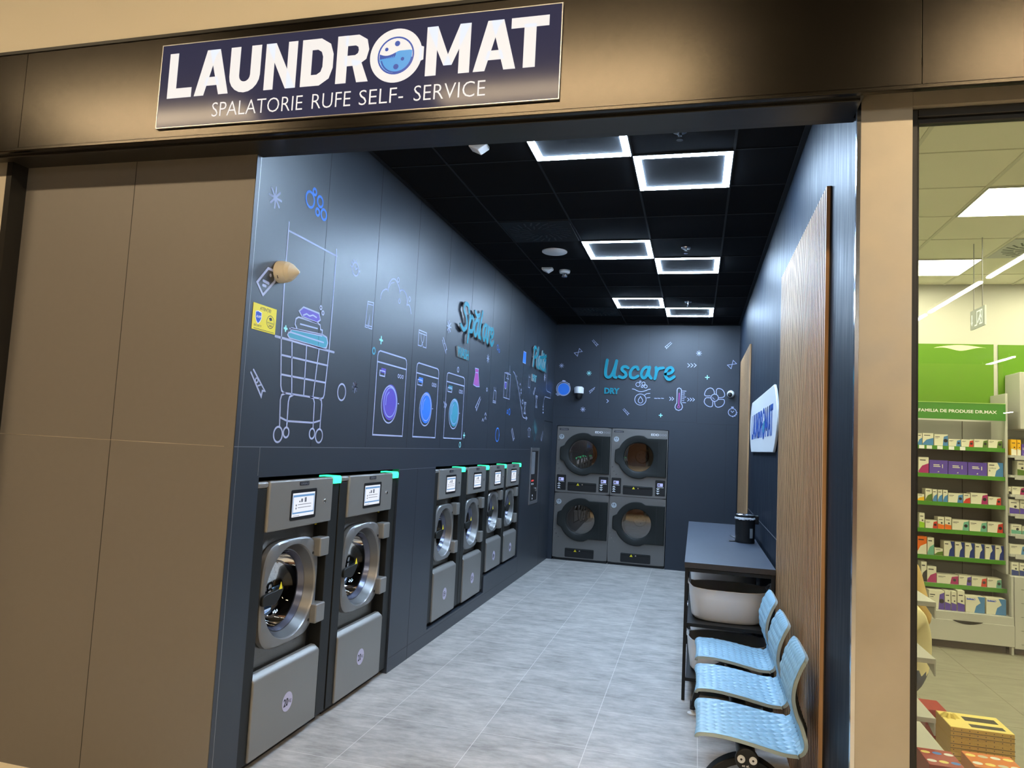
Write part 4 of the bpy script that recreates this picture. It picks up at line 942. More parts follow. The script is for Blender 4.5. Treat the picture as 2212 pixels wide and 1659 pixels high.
    mb = MB(); mb.loft([L(so, f-.036), L(so, f-.008), L(s2, f), L(ci, f+.002), L(c2, f-.006), L(circle2((cy, cz), rh-.008, 64), f-.036)]); door = B(mb, 'door', 'greyd')
    mb = MB(); mb.loft([L(circle2((cy, cz), rh-.001, 64), f-.006), L(circle2((cy, cz), rh-.026, 64), f-.050), L(circle2((cy, cz), rh-.032, 64), f-.052)]); sub(mb, 'door_ring', 'ring', door)
    mb = MB(); mb.loft([L(circle2((cy, cz), rh-.031, 64), f-.050), L(circle2((cy, cz), rh-.050, 64), f-.085), L(circle2((cy, cz), rh-.054, 64), f-.075)]); sub(mb, 'glass_rim', 'rim', door)
    mb = MB(); mb.lathe([(rh-.052, f-.078), (rh-.066, f-.13), (rh-.10, f-.165), (.004, f-.17)], (0, cy, cz), 'X', 64, (0, 1)); sub(mb, 'door_glass', 'bowl', door, ang=80)
    for zz in (cz+hz, cz-hz*.82):
        mb = MB(); ya, yb = cy+hs*.80, cy+hs*.80+hw
        mb.box(f-.03, ya, zz-.053, f+.038, yb, zz+.053); sub(mb, 'hinge', 'grey', door, .008, seg=3)
        mb = MB(); mb.lathe([(.008, f), (.008, f+.004), (.003, f+.0045)], (0, cy+hs*.74, zz-.03), 'X', 14); sub(mb, 'hinge_bolt', 'black', door)
    ya = cy-hs-.012
    mb = MB(); hp = catmull([(ya, cz+.018), (ya+.04, cz+.030), (ya+.11, cz+.034), (ya+.175, cz+.046), (ya+.165, cz+.012), (ya+.11, cz-.035), (ya+.05, cz-.030), (ya, cz-.024)], 4, True)
    mb.prism(hp, f+.002, f+.020, 'X'); sub(mb, 'door_handle', 'char', door, .004)
    mb = MB(); mb.add([(f+.0205, ya+.135, cz+.036), (f+.0205, ya+.165, cz+.036), (f+.0205, ya+.15, cz+.073)], [(0, 1, 2)]); mb.add([(f+.0185, ya+.135, cz+.036), (f+.0185, ya+.15, cz+.073), (f+.0185, ya+.165, cz+.036)], [(0, 1, 2)])
    mb.loft([[(f+.0205, ya+.135, cz+.036), (f+.0205, ya+.165, cz+.036), (f+.0205, ya+.15, cz+.073)], [(f+.0185, ya+.135, cz+.036), (f+.0185, ya+.165, cz+.036), (f+.0185, ya+.15, cz+.073)]]); sub(mb, 'door_warning_label', 'yellow', door, smooth=False)
    # gasket and drum
    mb = MB(); mb.lathe([(rh-.01, -.085), (rh-.01, -.115), (rh+.02, -.125), (rh+.02, -.14)], (0, cy, cz), 'X', 48, (0, 0)); B(mb, 'gasket', 'rubber')
    mb = MB(); mb.lathe([(rh-.008, -.128), (rh+.045, -.15), (rh+.045, -.55), (.01, -.56)], (0, cy, cz), 'X', 48, (0, 1))
    for i in range(3):
        a = 2*math.pi*i/3+.6; c, s = math.cos(a), math.sin(a); R0 = rh+.043
        mb.loft([[(x, cy+c*R0-s*q, cz+s*R0+c*q) for q in (-.04, .04)]+[(x, cy+c*(R0-.05)-s*q, cz+s*(R0-.05)+c*q) for q in (.012, -.012)] for x in (-.16, -.54)], True, (1, 1))
    B(mb, 'drum', 'drum', normals=True)
    # lower service panel
    mb = MB(); mb.loft([[(-.06, y, zl0), (-.001, y, zl0), (-.001, y, zl1-.032), (-.006, y, zl1-.020), (-.034, y, zl1), (-.06, y, zl1)] for y in (lo0, lo1-.012)], True, (1, 1)); sp = B(mb, 'service_panel', 'grey', bevel=.006, seg=3)
    zc = .235 if zb < .1 else (zl0+zl1)/2-.027; rc = .050
    cc = (lo0+(lo1-lo0)*.50, zc)
    mb = MB(); mb.add([P(q, .0003) for q in circle2(cc, rc, 32)], [tuple(range(32))]); sub(mb, 'capacity_sticker', 'gstick', sp, smooth=False, normals=False)
    text(kg, (.0007, cc[0]-.036, cc[1]-.022), (0, 1, 0), (0, 0, 1), .044, .042, 'capacity_digits', 'ink', sp, 0, .03, O)
    text('kg', (.0007, cc[0]+.012, cc[1]-.014), (0, 1, 0), (0, 0, 1), .026, .026, 'capacity_unit', 'ink', sp, 0, 0, O)
    mb = MB(); mb.box(-.62, .03, loc[2]+.001-.0005, -.05, w-.03, zl0-.003) if zl0-loc[2] > .03 else mb.box(-.62, .03, loc[2]+.001, -.05, w-.03, loc[2]+.02); B(mb, 'plinth', 'black', smooth=False)
    return r
big = washer(.845, .100, .748, .090, .732, 0, .045, .452, .806, .272, .243, .205, '20', 'large washing machine nearest the entrance, beside the brown panel', (0, .215, 0), .10)
dup(big, (0, 1.068, 0), 'large washing machine second from the entrance, left of the wide plain panel')
W34 = (.785, .100, .683, .103, .678, .122, .155, .570, .856, .236, .200, .185, '15')
m3 = washer(*W34, 'smaller washing machine right after the wide plain panel, hung low', (0, 2.667, .122), .09)
dup(m3, (0, 3.452, .122), 'smaller washing machine just before the step up in the wall base')
W56 = (.695, .055, .62, .058, .618, .284, .315, .632, .905, .212, .190, .17, '8')
m5 = washer(*W56, 'small raised washing machine just after the step up in the wall base', (0, 4.240, .284), .085)
dup(m5, (0, 4.935, .284), 'small raised washing machine farthest from the entrance, beside the payment terminal')
# payment terminal in the left wall
o = (0, 6.35, .872); r = thing('payment_terminal', 'tall narrow payment terminal in a silver frame near the far corner', 'payment terminal', o)
mb = MB(); strip(mb, [(6.125, .892), (6.575, .892), (6.575, 1.582), (6.125, 1.582)], .04, PL, .0005, .012, True); mb.build('frame', 'alu', r, .002, smooth=False, off=o)
mb = MB(); mb.box(.0006, 6.14, .905, .006, 6.56, 1.57); mb.build('front_plate', 'black', r, smooth=False, off=o)
mb = MB(); mb.prism(rrect(6.17, 1.26, 6.36, 1.55, .01), .006, .009, 'X'); mb.build('touchscreen', mat('dim_screen', (.03, .04, .05, 1), .1, emit=(.10, .13, .18, 1), strength=.8), r, off=o)
mb = MB(); mb.box(.006, 6.20, 1.165, .010, 6.32, 1.185); mb.build('card_slot', mat('red_slot', (.6, .05, .05, 1), .4, emit=(.8, .06, .05, 1), strength=.5), r, smooth=False, off=o)
mb = MB(); mb.prism(rrect(6.40, 1.03, 6.50, 1.08, .012), .006, .02, 'X'); mb.build('coin_return', 'chrome', r, .003, off=o)
for y, z in ((6.23, 1.13), (6.31, 1.13), (6.30, .98), (6.29, .94)):
    mb = MB(); mb.lathe([(.012, .006), (.012, .010), (.004, .011)], (0, y, z), 'X', 14); mb.build('button', 'white', r, off=o)
# ---------------------------------------------------------------- dryers, two stacked drums each
def dryer(label, loc):
    r = thing('stacked_dryer', label, 'dryer', loc, 'stacked dryers in the back wall')
    w = .797; O = (0, 0, 0)
    P = lambda p, d=0.: (p[0], -d, p[1])
    mb = MB(); mb.box(0.004, .04, .03, .03, .95, 1.93); mb.box(w-.03, .04, .03, w-.004, .95, 1.93); mb.box(.03, .9, .03, w-.03, .95, 1.93); mb.box(.03, .04, 1.9, w-.03, .9, 1.93); mb.box(.03, .04, .03, w-.03, .9, .06); mb.build('cabinet', 'char', r, smooth=False)
    mb = MB(); mb.box(.01, .02, .001, w-.01, .9, .03); mb.build('plinth', 'black', r, smooth=False)
    for zc, z0, z1 in ((1.540, .972, 1.934), (.597, .036, .966)):
        n = 64; cx = .400; ci = circle2((cx, zc), .20, n); sq = squircle(cx, zc, 1, 1, n, 60)
        sq = [((.002 if q[0] < cx else w-.002) if abs(q[0]-cx) > .99 else cx+(q[0]-cx)*.398, (z0 if q[1] < zc else z1) if abs(q[1]-zc) > .99 else zc+(q[1]-zc)*((zc-z0) if q[1] < zc else (z1-zc))) for q in sq]
        mb = MB(); mb.loft([[(q[0], 0, q[1]) for q in sq], [(q[0], 0, q[1]) for q in ci], [(q[0], .035, q[1]) for q in ci], [(q[0], .035, q[1]) for q in sq]]); mb.build('front_panel', 'dface', r)
        # door: disc with a straight hinge side
        n = 64; out = []
        for i in range(n):
            a = 2*math.pi*i/n; x, z = cx+.305*math.cos(a), zc+.308*math.sin(a)
            if abs(a-math.pi) < .36: x = cx-.342+.012*(abs(a-math.pi)/.36)**4
            if math.cos(a) > .25:
                k = min(1, (math.cos(a)-.25)/.30); zz = zc+max(-.272, min(.272, .308*math.sin(a)*(1+1.6*k)))
                if math.cos(a) > .55: x, z = .785, zz
                else: x = cx+.305*math.cos(a)+k*(.785-cx-.305*.55); z = zz if abs(zz-zc) > .27 else zc+math.copysign(.272, math.sin(a))
            out.append((x, z))
        ins = circle2((cx-.005, zc), .212, n)
        y = lambda loop, d: [(q[0], -d, q[1]) for q in loop]
        sh = [((q[0]-cx)*.975+cx, (q[1]-zc)*.975+zc) for q in out]
        mb = MB(); mb.loft([y(out, .003), y(out, .022), y(sh, .034), y([((q[0]-cx)*1.06+cx, (q[1]-zc)*1.06+zc) for q in ins], .034), y(ins, .026), y([((q[0]-cx)*.96+cx, (q[1]-zc)*.96+zc) for q in ins], .004)]); door = mb.build('door', 'ddoor', r)
        mb = MB(); mb.box(.668, -.0345, zc-.262, .672, -.0335, zc+.262); mb.build('hinge_joint', 'groove', door, smooth=False)
        mb = MB(); mb.lathe([(.212, -.010), (.15, -.013), (.004, -.014)], (cx-.005, 0, zc), 'Y', 48, (0, 0)); mb.build('door_glass', 'dglass', door, ang=80)
        mb = MB(); mb.lathe([(.203, .03), (.30, .06), (.30, .6), (.10, .62)], (cx, 0, zc), 'Y', 48, (0, 1)); mb.lathe([(.10, .60), (.09, .58), (.004, .578)], (cx, 0, zc), 'Y', 24, (0, 0)); mb.build('drum', mat('drum_galvanised', (.20, .195, .185, 1), .45, metal=.7), r)
        mb = MB()
        for i in range(5):
            a = i*1.2566; mb.lathe([(.007, .5775), (.004, .577)], (cx+.05*math.cos(a), -.0, zc+.05*math.sin(a)), 'Y', 10)
        mb.build('drum_holes', 'black', r)
        zd = (1.0, 1.128) if zc > 1 else (.052, .180)
        mb = MB(); mb.prism(rrect(.187, zd[0], .607, zd[1], .014), -.004, .02, 'Y'); dr = mb.build('lint_drawer', 'black', r, .003)
        mb = MB(); mb.prism(rrect(.197, zd[1]-.03, .597, zd[1]-.012, .006), -.012, -.004, 'Y'); mb.build('drawer_grip', 'ddoor', dr, .002)
        mb = MB(); mb.add([(.318, -.0046, zd[1]-.048), (.360, -.0046, zd[1]-.048), (.339, -.0046, zd[1]-.012)], [(0, 1, 2)]); mb.add([(.318, -.0126, zd[1]-.046), (.360, -.0126, zd[1]-.046), (.339, -.0126, zd[1]-.012)], [(0, 1, 2)]); mb.build('warning_label', 'yellow', dr, smooth=False, normals=False)
        mb = MB(); mb.lathe([(.011, -.004), (.010, -.014), (.003, -.0145)], (.402, 0, zd[1]-.03), 'Y', 16); mb.build('drawer_lock', 'chrome', dr)
        zs = zc+.24; cc = (.07, zs)
        mb = MB(); mb.add([P(q, .0005) for q in circle2(cc, .037, 28)], [tuple(range(28))]); mb.build('capacity_sticker', mat('pale_grey_sticker', (.42, .46, .50, 1), .5), r, smooth=False, normals=False)
        text('15', (cc[0]-.020, -.0009, cc[1]-.004), (1, 0, 0), (0, 0, 1), .040, .026, 'capacity_digits', 'char', r, 0, .02)
        text('kg', (cc[0]-.010, -.0009, cc[1]-.022), (1, 0, 0), (0, 0, 1), .020, .012, 'capacity_unit', 'char', r)
        mb = MB()
        for x, z in ((.05, zc-.22), (.085, zc-.265), (.03, zc+.19), (.03, zc-.16)): mb.lathe([(.007, -.0005), (.006, -.004), (.002, -.0045)], (x, 0, z), 'Y', 12)
        mb.build('screws', 'chrome', r)
    for x0, up in ((.022, 1), (.640, 0)):
        mb = MB(); mb.prism(rrect(x0, 1.006, x0+.138, 1.228, .012), -.003, .01, 'Y'); cp = mb.build('control_pad', 'black', r, .002)
        mb = MB(); mb.add([P(q, .0036) for q in ((x0+.030, 1.140), (x0+.105, 1.140), (x0+.105, 1.185), (x0+.030, 1.185))], [(0, 1, 2, 3)], 0)
        mb.add([P(q, .0040) for q in ((x0+.036, 1.150), (x0+.066, 1.150), (x0+.066, 1.176), (x0+.036, 1.176))], [(0, 1, 2, 3)], 1)
        for i in range(5): mb.add([P(q, .0036) for q in rrect(x0+.030+i*.018, 1.122, x0+.041+i*.018, 1.131, .002)], [tuple(range(20))], 2)
        mb.build('display', ['lcd', 'screenk', 'whitep'], cp, smooth=False, normals=False)
        mb = MB()
        for k in range(3):
            z = 1.028+k*.031; a, b = (z, z+.022) if up else (z+.022, z)
            mb.add([P(q, .0036) for q in ((x0+.004, a), (x0+.054, a), (x0+.029, b))], [(0, 1, 2)]) if 0 else mb.add([P(q, .0036) for q in ((x0+.012, a), (x0+.064, a), (x0+.038, b))], [(0, 1, 2)])
        mb.build('arrow_symbols', 'whitep', cp, smooth=False, normals=False)
    text('EDD', (.560, -.0008, 1.852), (1, 0, 0), (0, 0, 1), .112, .030, 'model_lettering', 'whitep', r, 0, .02)
    text('300', (.677, -.0008, 1.852), (1, 0, 0), (0, 0, 1), .100, .030, 'model_digits', 'alu', r)
    mb = MB(); mb.prism(rrect(.035, 1.878, .170, 1.904, .006), -.002, .004, 'Y'); mb.build('name_plate', 'ink', r)
    text('GIRBAU', (.047, -.0024, 1.884), (1, 0, 0), (0, 0, 1), .112, .014, 'name_lettering', 'alu', r, 0, .02)
    return r
d1 = dryer('left stack of two grey dryers, against the corner', (.078, D-.001, 0))
dup(d1, (.878, D-.001, 0), 'right stack of two grey dryers, beside the folding counter')
# ---------------------------------------------------------------- folding counter, baskets, pedal bin
TZ, X0, X1, Y0, Y1 = .912, 2.007, 2.592, 2.20, 5.116
o = (2.30, 3.66, 0); r = thing('folding_counter', 'long dark folding counter on a black steel frame along the right wall', 'table', o)
mb = MB(); mb.box(X0, Y0, TZ-.037, X1, Y1, TZ); w_ = mb.build('worktop', ['top', 'edge'], r, .001, smooth=False, off=o)
for p in w_.data.polygons: p.material_index = 0 if p.normal.z > .5 else 1
q = .022
for x in (X0+.004, X1-q-.004):
    for y in (Y0+.004, (Y0+Y1)/2-q/2, Y1-q-.004):
        mb = MB(); mb.box(x, y, .001, x+q, y+q, TZ-.037); mb.build('leg', 'blackm', r, .002, off=o)
mb = MB()
for y in (Y0+.004, (Y0+Y1)/2-q/2, Y1-q-.004):
    for z in (TZ-.062, .487, .128): mb.box(X0+q+.004, y, z, X1-q-.004, y+q, z+.022)
for x in (X0+.004, X1-q-.004):
    for z in (TZ-.062,): mb.box(x, Y0+q+.004, z, x+q, Y1-q-.004, z+.024)
mb.build('rails', 'blackm', r, smooth=False, off=o)
for z in (.495, .136):
    mb = MB(); mb.box(X0+q+.006, Y0+q+.005, z, X1-q-.006, Y1-q-.005, z+.012); mb.build('shelf', 'blackm', r, smooth=False, off=o)
def basket(y, z, label, first=[None]):
    loc = (2.305, y, z)
    if first[0]: return dup(first[0], loc, label)
    r = thing('laundry_basket', label, 'basket', loc, 'grey tubs under the folding counter'); first[0] = r
    def ov(hx, hy, z, n=48, p=2.7):
        out = []
        for i in range(n):
            a = 2*math.pi*i/n; c, s = math.cos(a), math.sin(a); k = (abs(c)**p+abs(s)**p)**(-1/p); zz = z
            if z > .2: zz = z+.022*max(0, abs(c)-.8)/.2
            out.append((hx*c*k, hy*s*k, zz))
        return out
    mb = MB(); mb.loft([ov(.20, .13, .001), ov(.228, .165, .004), ov(.244, .180, .022), ov(.262, .196, .16), ov(.268, .202, .214), ov(.271, .205, .218), ov(.268, .202, .222)], True, (1, 0)); mb.build('tub', 'basket', r)
    mb = MB(); mb.loft([ov(.268, .202, .2215), ov(.262, .197, .216), ov(.255, .19, .15), ov(.238, .174, .024), ov(.20, .14, .012)], True, (0, 1)); mb.build('inside', 'basketin', r)
    for s in (-1, 1):
        mb = MB(); pts = catmull([(s*.262, -.055, .228), (s*.278, -.045, .250), (s*.288, 0, .262), (s*.278, .045, .250), (s*.262, .055, .228), (s*.262, 0, .222)], 5, True)
        mb.tube(pts, .007, 8, True); mb.build('handle', 'white', r)
    return r
basket(2.475, .507, 'grey tub at the near end of the upper counter shelf')
basket(3.42, .507, 'grey tub behind the near one on the upper counter shelf')
basket(4.72, .507, 'grey tub at the far end of the upper counter shelf')
basket(2.475, .148, 'grey tub at the near end of the lower counter shelf, behind the seats')
basket(3.42, .148, 'grey tub behind the near one on the lower counter shelf')
o = (2.485, 3.60, TZ); r = thing('pedal_bin', 'small black pedal bin with a steel lid standing on the counter', 'bin', o)
mb = MB(); mb.lathe([(.078, .001), (.082, .012), (.080, .02), (.083, .205), (.083, .210)], o, 'Z', 40); mb.build('body', 'black', r, off=o)
mb = MB(); mb.lathe([(.084, .196), (.087, .203), (.085, .214), (.082, .216)], o, 'Z', 40, (0, 0)); v = mb.v
mb.v = [(x+random.uniform(-.002, .002), y+random.uniform(-.002, .002), z+random.uniform(-.006, .003)) for x, y, z in v]; mb.build('bin_liner', 'whitep', r, off=o)
mb = MB(); mb.lathe([(.084, .216), (.085, .228), (.082, .234)], o, 'Z', 40); mb.build('lid_rim', 'black', r, off=o)
mb = MB(); mb.lathe([(.080, .2335), (.070, .240), (.03, .244), (.004, .245)], o, 'Z', 40); mb.build('lid', 'chrome', r, off=o, ang=60)
mb = MB(); mb.box(o[0]+.072, o[1]-.03, TZ+.16, o[0]+.108, o[1]+.03, TZ+.232); mb.build('lid_hinge', 'black', r, .006, off=o)
mb = MB(); mb.box(o[0]-.128, o[1]-.022, TZ+.003, o[0]-.07, o[1]+.022, TZ+.010); mb.build('foot', 'black', r, .003, off=o)
mb = MB(); mb.tube([(o[0]-.07, o[1], TZ+.026), (o[0]-.10, o[1], TZ+.040), (o[0]-.122, o[1], TZ+.050)], .006); mb.build('pedal', 'chrome', r, off=o)
mb = MB(); a0 = -1.15
mb.loft([[(o[0]+.0836*math.cos(a0+.09*i), o[1]+.0836*math.sin(a0+.09*i), TZ+z) for i in range(5)] for z in (.045, .125)], False); mb.build('side_label', mat('grey_label', (.30, .31, .32, 1), .5), r, off=o, smooth=False, normals=False)
# ---------------------------------------------------------------- three-seat beam bench
o = (2.306, 1.24, 0); bench = thing('beam_bench', 'row of three light blue moulded seats on a black beam by the slatted panel', 'bench', o)
BX, BZ = 2.306, .374
def rr3(y, hx, hz): return [(BX+p[0], y, BZ+p[1]) for p in rrect(-hx, -hz, hx, hz, min(hx, hz)*.98, 7)]
mb = MB(); mb.loft([rr3(y, .040, .036) for y in (.445, 2.06)], True, (1, 1)); mb.build('beam', 'blackm', bench, off=o)
for y0, y1 in ((.425, .447), (2.058, 2.08)):
    mb = MB(); mb.lathe([(.046, 0), (.048, .006), (.048, y1-y0)], (BX, y0, BZ), 'Y', 36); ec = mb.build('end_cap', 'blackm', bench, .003, off=o)
    if y0 < 1:
        for dx in (-.024, .024):
            mb = MB(); mb.lathe([(.0160, 0), (.0160, -.005), (.012, -.006)], (BX+dx, y0, BZ+.004), 'Y', 20); bl = mb.build('bolt', 'white', ec, off=o)
            mb = MB(); mb.lathe([(.005, -.0062), (.002, -.0066)], (BX+dx, y0, BZ+.004), 'Y', 6); mb.build('socket', 'black', ec, off=o)
        text('et al.', (BX-.020, y0-.0008, BZ-.027), (1, 0, 0), (0, 0, 1), .030, .009, 'maker_lettering', 'whitep', ec, 0, .02, o)
for y in (.56, 1.97):
    mb = MB(); L = []
    pts = catmull([(2.088, .05), (2.12, .17), (2.19, .28), (BX, .332), (2.43, .28), (2.50, .17), (2.535, .05)], 6)
    for i, (x, z) in enumerate(pts):
        a = pts[max(0, i-1)]; b = pts[min(len(pts)-1, i+1)]; d = Vector((b[0]-a[0], b[1]-a[1])).normalized(); n_ = Vector((-d.y, d.x))*.017
        L.append([(x+n_.x, y-.032, z+n_.y), (x+n_.x, y+.032, z+n_.y), (x-n_.x, y+.032, z-n_.y), (x-n_.x, y-.032, z-n_.y)])
    mb.loft(L, True, (1, 1)); mb.box(BX-.02, y-.03, .32, BX+.02, y+.03, BZ-.02)
    lg = mb.build('leg_arch', 'blackm', bench, .004, off=o)
    for x in (2.086, 2.537):
        mb = MB(); mb.cyl((x, y, 0), .018, .03, .085); mb.build('foot_collar', 'black', lg, .002, off=o)
        mb = MB(); mb.lathe([(.032, .001), (.033, .008), (.012, .014), (.010, .032)], (x, y, 0), 'Z', 28); mb.build('foot', 'white', lg, off=o)
PROF = catmull([(2.098, .432), (2.100, .446), (2.118, .455), (2.20, .457), (2.30, .447), (2.39, .433), (2.46, .424), (2.515, .430), (2.538, .462), (2.527, .515), (2.502, .575), (2.487, .64), (2.491, .70), (2.510, .76), (2.532, .805), (2.540, .818)], 9)
def seat_shell(yc, parent):
    n = len(PROF); s = [0]
    for a, b in zip(PROF, PROF[1:]): s.append(s[-1]+math.dist(a, b))
    T = s[-1]; m = 57
    def half(u):      # half width along the profile
        f = u/T
        if f < .5: return .228-.008*math.cos(f*6)
        if f < .66: t = (f-.5)/.16; t = t*t*(3-2*t); return .222-.052*t
        t = min(1, (f-.66)/.2); t = t*t*(3-2*t); return .170+.030*t
    nor = []
    for i in range(n):
        a, b = PROF[max(0, i-1)], PROF[min(n-1, i+1)]; d = Vector((b[0]-a[0], b[1]-a[1])).normalized(); nor.append(Vector((-d.y, d.x)))
    def pt(i, j, off, quilt=False):
        u = s[i]; v = -1+2*j/(m-1); hw = half(u); rnd = 0
        f = min(u, T-u)
        if f < .03: hw -= .03-math.sqrt(max(0, .03**2-(.03-f)**2))
        y = yc+v*hw; h = off
        h += .010*abs(v)**3*(1 if u < .42 else .6)
        if quilt:
            e = max(0, min(1, (1-abs(v))*9))*max(0, min(1, u/.03))*max(0, min(1, (T-u)/.02))
            a, b = (u*13.5+v*4.6), (u*13.5-v*4.6)
            h += e*.012*(abs(math.sin(math.pi*a))*abs(math.sin(math.pi*b)))**.6
        return (PROF[i][0]+nor[i].x*h, y, PROF[i][1]+nor[i].y*h)
    mb = MB()
    top = [[pt(i, j, .001, True) for j in range(m)] for i in range(n)]
    mb.loft(top, False); mb.build('seat_surface', 'seat', parent, off=o, ang=70, normals=False)
    mb = MB(); lo = []
    for i in range(n):
        f = [pt(i, j, 0) for j in range(0, m, 4)]; b = [pt(i, j, -.015) for j in range(0, m, 4)]
        lo.append(f+b[::-1])
    mb.loft(lo, True, (1, 1)); return mb.build('seat_shell', 'seatedge', parent, off=o)
for yc in (.640, 1.225, 1.812):
    seat = seat_shell(yc, bench)
    mb = MB(); mb.prism([(2.17, .432), (2.30, .425), (2.44, .405), (2.50, .408), (2.50, .400), (2.44, .395), (2.34, .405), (2.26, .405), (2.17, .425)], yc-.10, yc+.10, 'Y'); mb.build('seat_bracket', 'black', seat, .003, off=o)
    mb = MB(); mb.prism(catmull([(2.548, .44), (2.556, .50), (2.535, .56), (2.512, .64), (2.515, .70), (2.530, .77), (2.522, .77), (2.505, .70), (2.500, .64), (2.520, .56), (2.535, .50), (2.525, .43)], 3, True), yc-.12, yc+.12, 'Y'); mb.build('back_pad', 'black', seat, .004, off=o)
# ---------------------------------------------------------------- mall lamps behind the viewer
for x, y in [(x, y) for y in (-2.93,) for x in (-3.98, -.10, 3.80)]:
    o = (x+1.03, y, 4.5); r = thing('mall_light', 'linear warm mall lamp', 'lamp', o, 'linear lamps of the mall, behind the viewer')
    mb = MB(); mb.box(x, y-.1, 4.50, x+2.06, y+.1, 4.515); mb.build('diffuser', 'mall', r, smooth=False, off=o)
    mb = MB(); mb.box(x, y-.1, 4.516, x+2.06, y+.1, 4.56); mb.box(x+.3, y-.01, 4.56, x+.32, y+.01, 4.62); mb.box(x+1.74, y-.01, 4.56, x+1.76, y+.01, 4.62); mb.build('housing', 'white', r, smooth=False, off=o)
for x, a, b in ((6.27, -9.25, -6.9), (6.27, -12.05, -9.55), (6.27, -14.6, -12.3), (9.95, -13.2, -10.8), (9.95, -20.5, -18.1), (13.75, -35.8, -32.9), (17.9, -42.2, -39.4), (17.9, -47.2, -44.3), (17.6, -55, -51.6)):
    o = (x, (a+b)/2, 4.5); r = thing('mall_tube', 'white tube lamp of the mall', 'lamp', o, 'white tube lamps far across the mall')
    mb = MB(); mb.box(x-.03, a, 4.49, x+.03, b, 4.52); mb.build('tube', 'tube', r, smooth=False, off=o)
    mb = MB(); mb.box(x-.05, a, 4.521, x+.05, b, 4.56); mb.box(x-.01, a+.3, 4.56, x+.01, a+.32, 4.62); mb.box(x-.01, b-.32, 4.56, x+.01, b-.3, 4.62); mb.build('housing', 'white', r, smooth=False, off=o)
# ---------------------------------------------------------------- the shop next door
SX0, SX1, SD = 2.79, 6.6, 5.02
slab('floor_shop', [(SX0, 0, -.05, SX1, SD, 0)], 'sfloor')
slab('floor_joints', [(x-.002, .02, 0, x+.002, SD, .0008) for x in (3.05, 3.65, 4.25, 4.85, 5.45)]+[(SX0, y-.002, 0, SX1, y+.002, .0008) for y in (1.35, 2.55, 3.75)], 'sline', bpy.data.objects['floor_shop'])
slab('wall_shop_back', [(SX0, SD, 0, SX1, SD+.05, H)], 'swhite')
slab('wall_shop_left', [(2.7905, .05, 0, 2.80, SD, H)], 'swhite')
slab('wall_shop_right', [(SX1, 0, 0, SX1+.05, SD, H)], 'swhite')
sc_ = slab('ceiling_shop', [(SX0, 0, H, SX1, SD, H+.05)], 'sceil')
g = [(x-.012, 0, H-.006, x+.012, SD, H) for x in (3.23, 3.83, 4.43, 5.03, 5.63, 6.23)]+[(SX0, y-.004, H-.004, SX1, y+.004, H) for y in (.4, 1.0, 1.6, 2.2, 2.8, 3.4, 4.0, 4.6)]
slab('grid_bars', g, mat('shop_ceiling_bar', (.7, .68, .55, 1), .6), sc_)
for i, (x, y) in enumerate(((3.83, 2.2), (3.83, 4.0), (5.03, 2.2), (5.03, 4.0), (3.83, .4), (5.03, .4))):
    o = (x+.3, y+.3, H); r = thing('ceiling_panel_light', ['bright square ceiling panel nearer the shop window', 'bright square ceiling panel near the back of the shop'][i] if i < 2 else 'bright square ceiling panel deeper in the shop', 'lamp', o, 'ceiling panels of the shop next door')
    mb = MB(); mb.box(x+.012, y+.012, H-.010, x+.588, y+.588, H-.0065); mb.build('diffuser', 'shop', r, smooth=False, off=o)
    mb = MB(); strip(mb, [(x+.008, y+.008), (x+.592, y+.008), (x+.592, y+.592), (x+.008, y+.592)], .010, lambda p, d=0.: (p[0], p[1], H-d), .001, .012, True); mb.build('frame', 'swhite', r, smooth=False, off=o)
swirl(4.73, 3.70, 'white swirl vent in the shop ceiling', ('swhite', 'black'), H, 'white swirl vents of the shop')
# window frame and pane
wn = struct(bpy.data.objects.new('window_1', None)); COL.objects.link(wn)
mb = MB(); mb.box(2.788, -.075, 0, 2.812, -.01, 2.955); mb.box(2.812, -.06, 0, 2.820, -.03, 2.915); mb.box(2.812, -.075, 2.925, 6.6, -.01, 2.955); mb.box(2.812, -.06, 2.905, 6.6, -.03, 2.925); mb.box(2.812, -.075, 0, 6.6, -.01, .05); mb.build('window_frame', 'black', wn, .003)
mb = MB(); mb.box(2.820, -.047, .05, 6.6, -.043, 2.905); mb.build('pane', 'pglass', wn, smooth=False)
slab('trim_3', [(2.788, -.10, 2.957, 7, -.05, 3.03)], 'pillar')
slab('wall_shop_front', [(6.6, -.08, 0, 24, .05, 3.06)], 'mdark')
# main shelving unit
FY = 4.67
o = (4.2, 4.8, 0); r = thing('product_shelving', 'tall white shelving with green shelf edges in the shop window', 'shelving', o)
mb = MB(); mb.box(3.40, SD-.03, .40, 4.83, SD-.005, 2.09); mb.build('back_panel', 'sback', r, smooth=False, off=o)
mb = MB(); mb.box(4.826, FY-.01, .69, 4.846, SD-.005, 2.345); mb.build('side_panel', 'swhite', r, .002, off=o)
mb = MB(); mb.box(3.38, FY-.01, .33, 3.40, SD-.005, 2.345); mb.build('side_panel', 'swhite', r, .002, off=o)
mb = MB(); mb.box(4.575, SD-.034, .40, 4.579, SD-.030, 2.09); mb.build('back_joint', 'black', r, smooth=False, off=o)
SZ = (1.834, 1.570, 1.308, 1.056, .809, .556)
for z in SZ:
    mb = MB(); mb.box(3.40, FY+.004, z-.02, 4.824, SD-.03, z); sh = mb.build('shelf', 'swhite', r, smooth=False, off=o)
    mb = MB(); mb.box(3.40, FY-.004, z-.036, 4.836, FY+.004, z+.001); mb.build('price_rail', 'shelfg', sh, smooth=False, off=o)
mb = MB()
for x in (4.110, 4.175, 4.265, 4.362, 4.455): mb.box(x, FY-.0056, 1.834-.034, x+.045, FY-.0042, 1.834-.002)
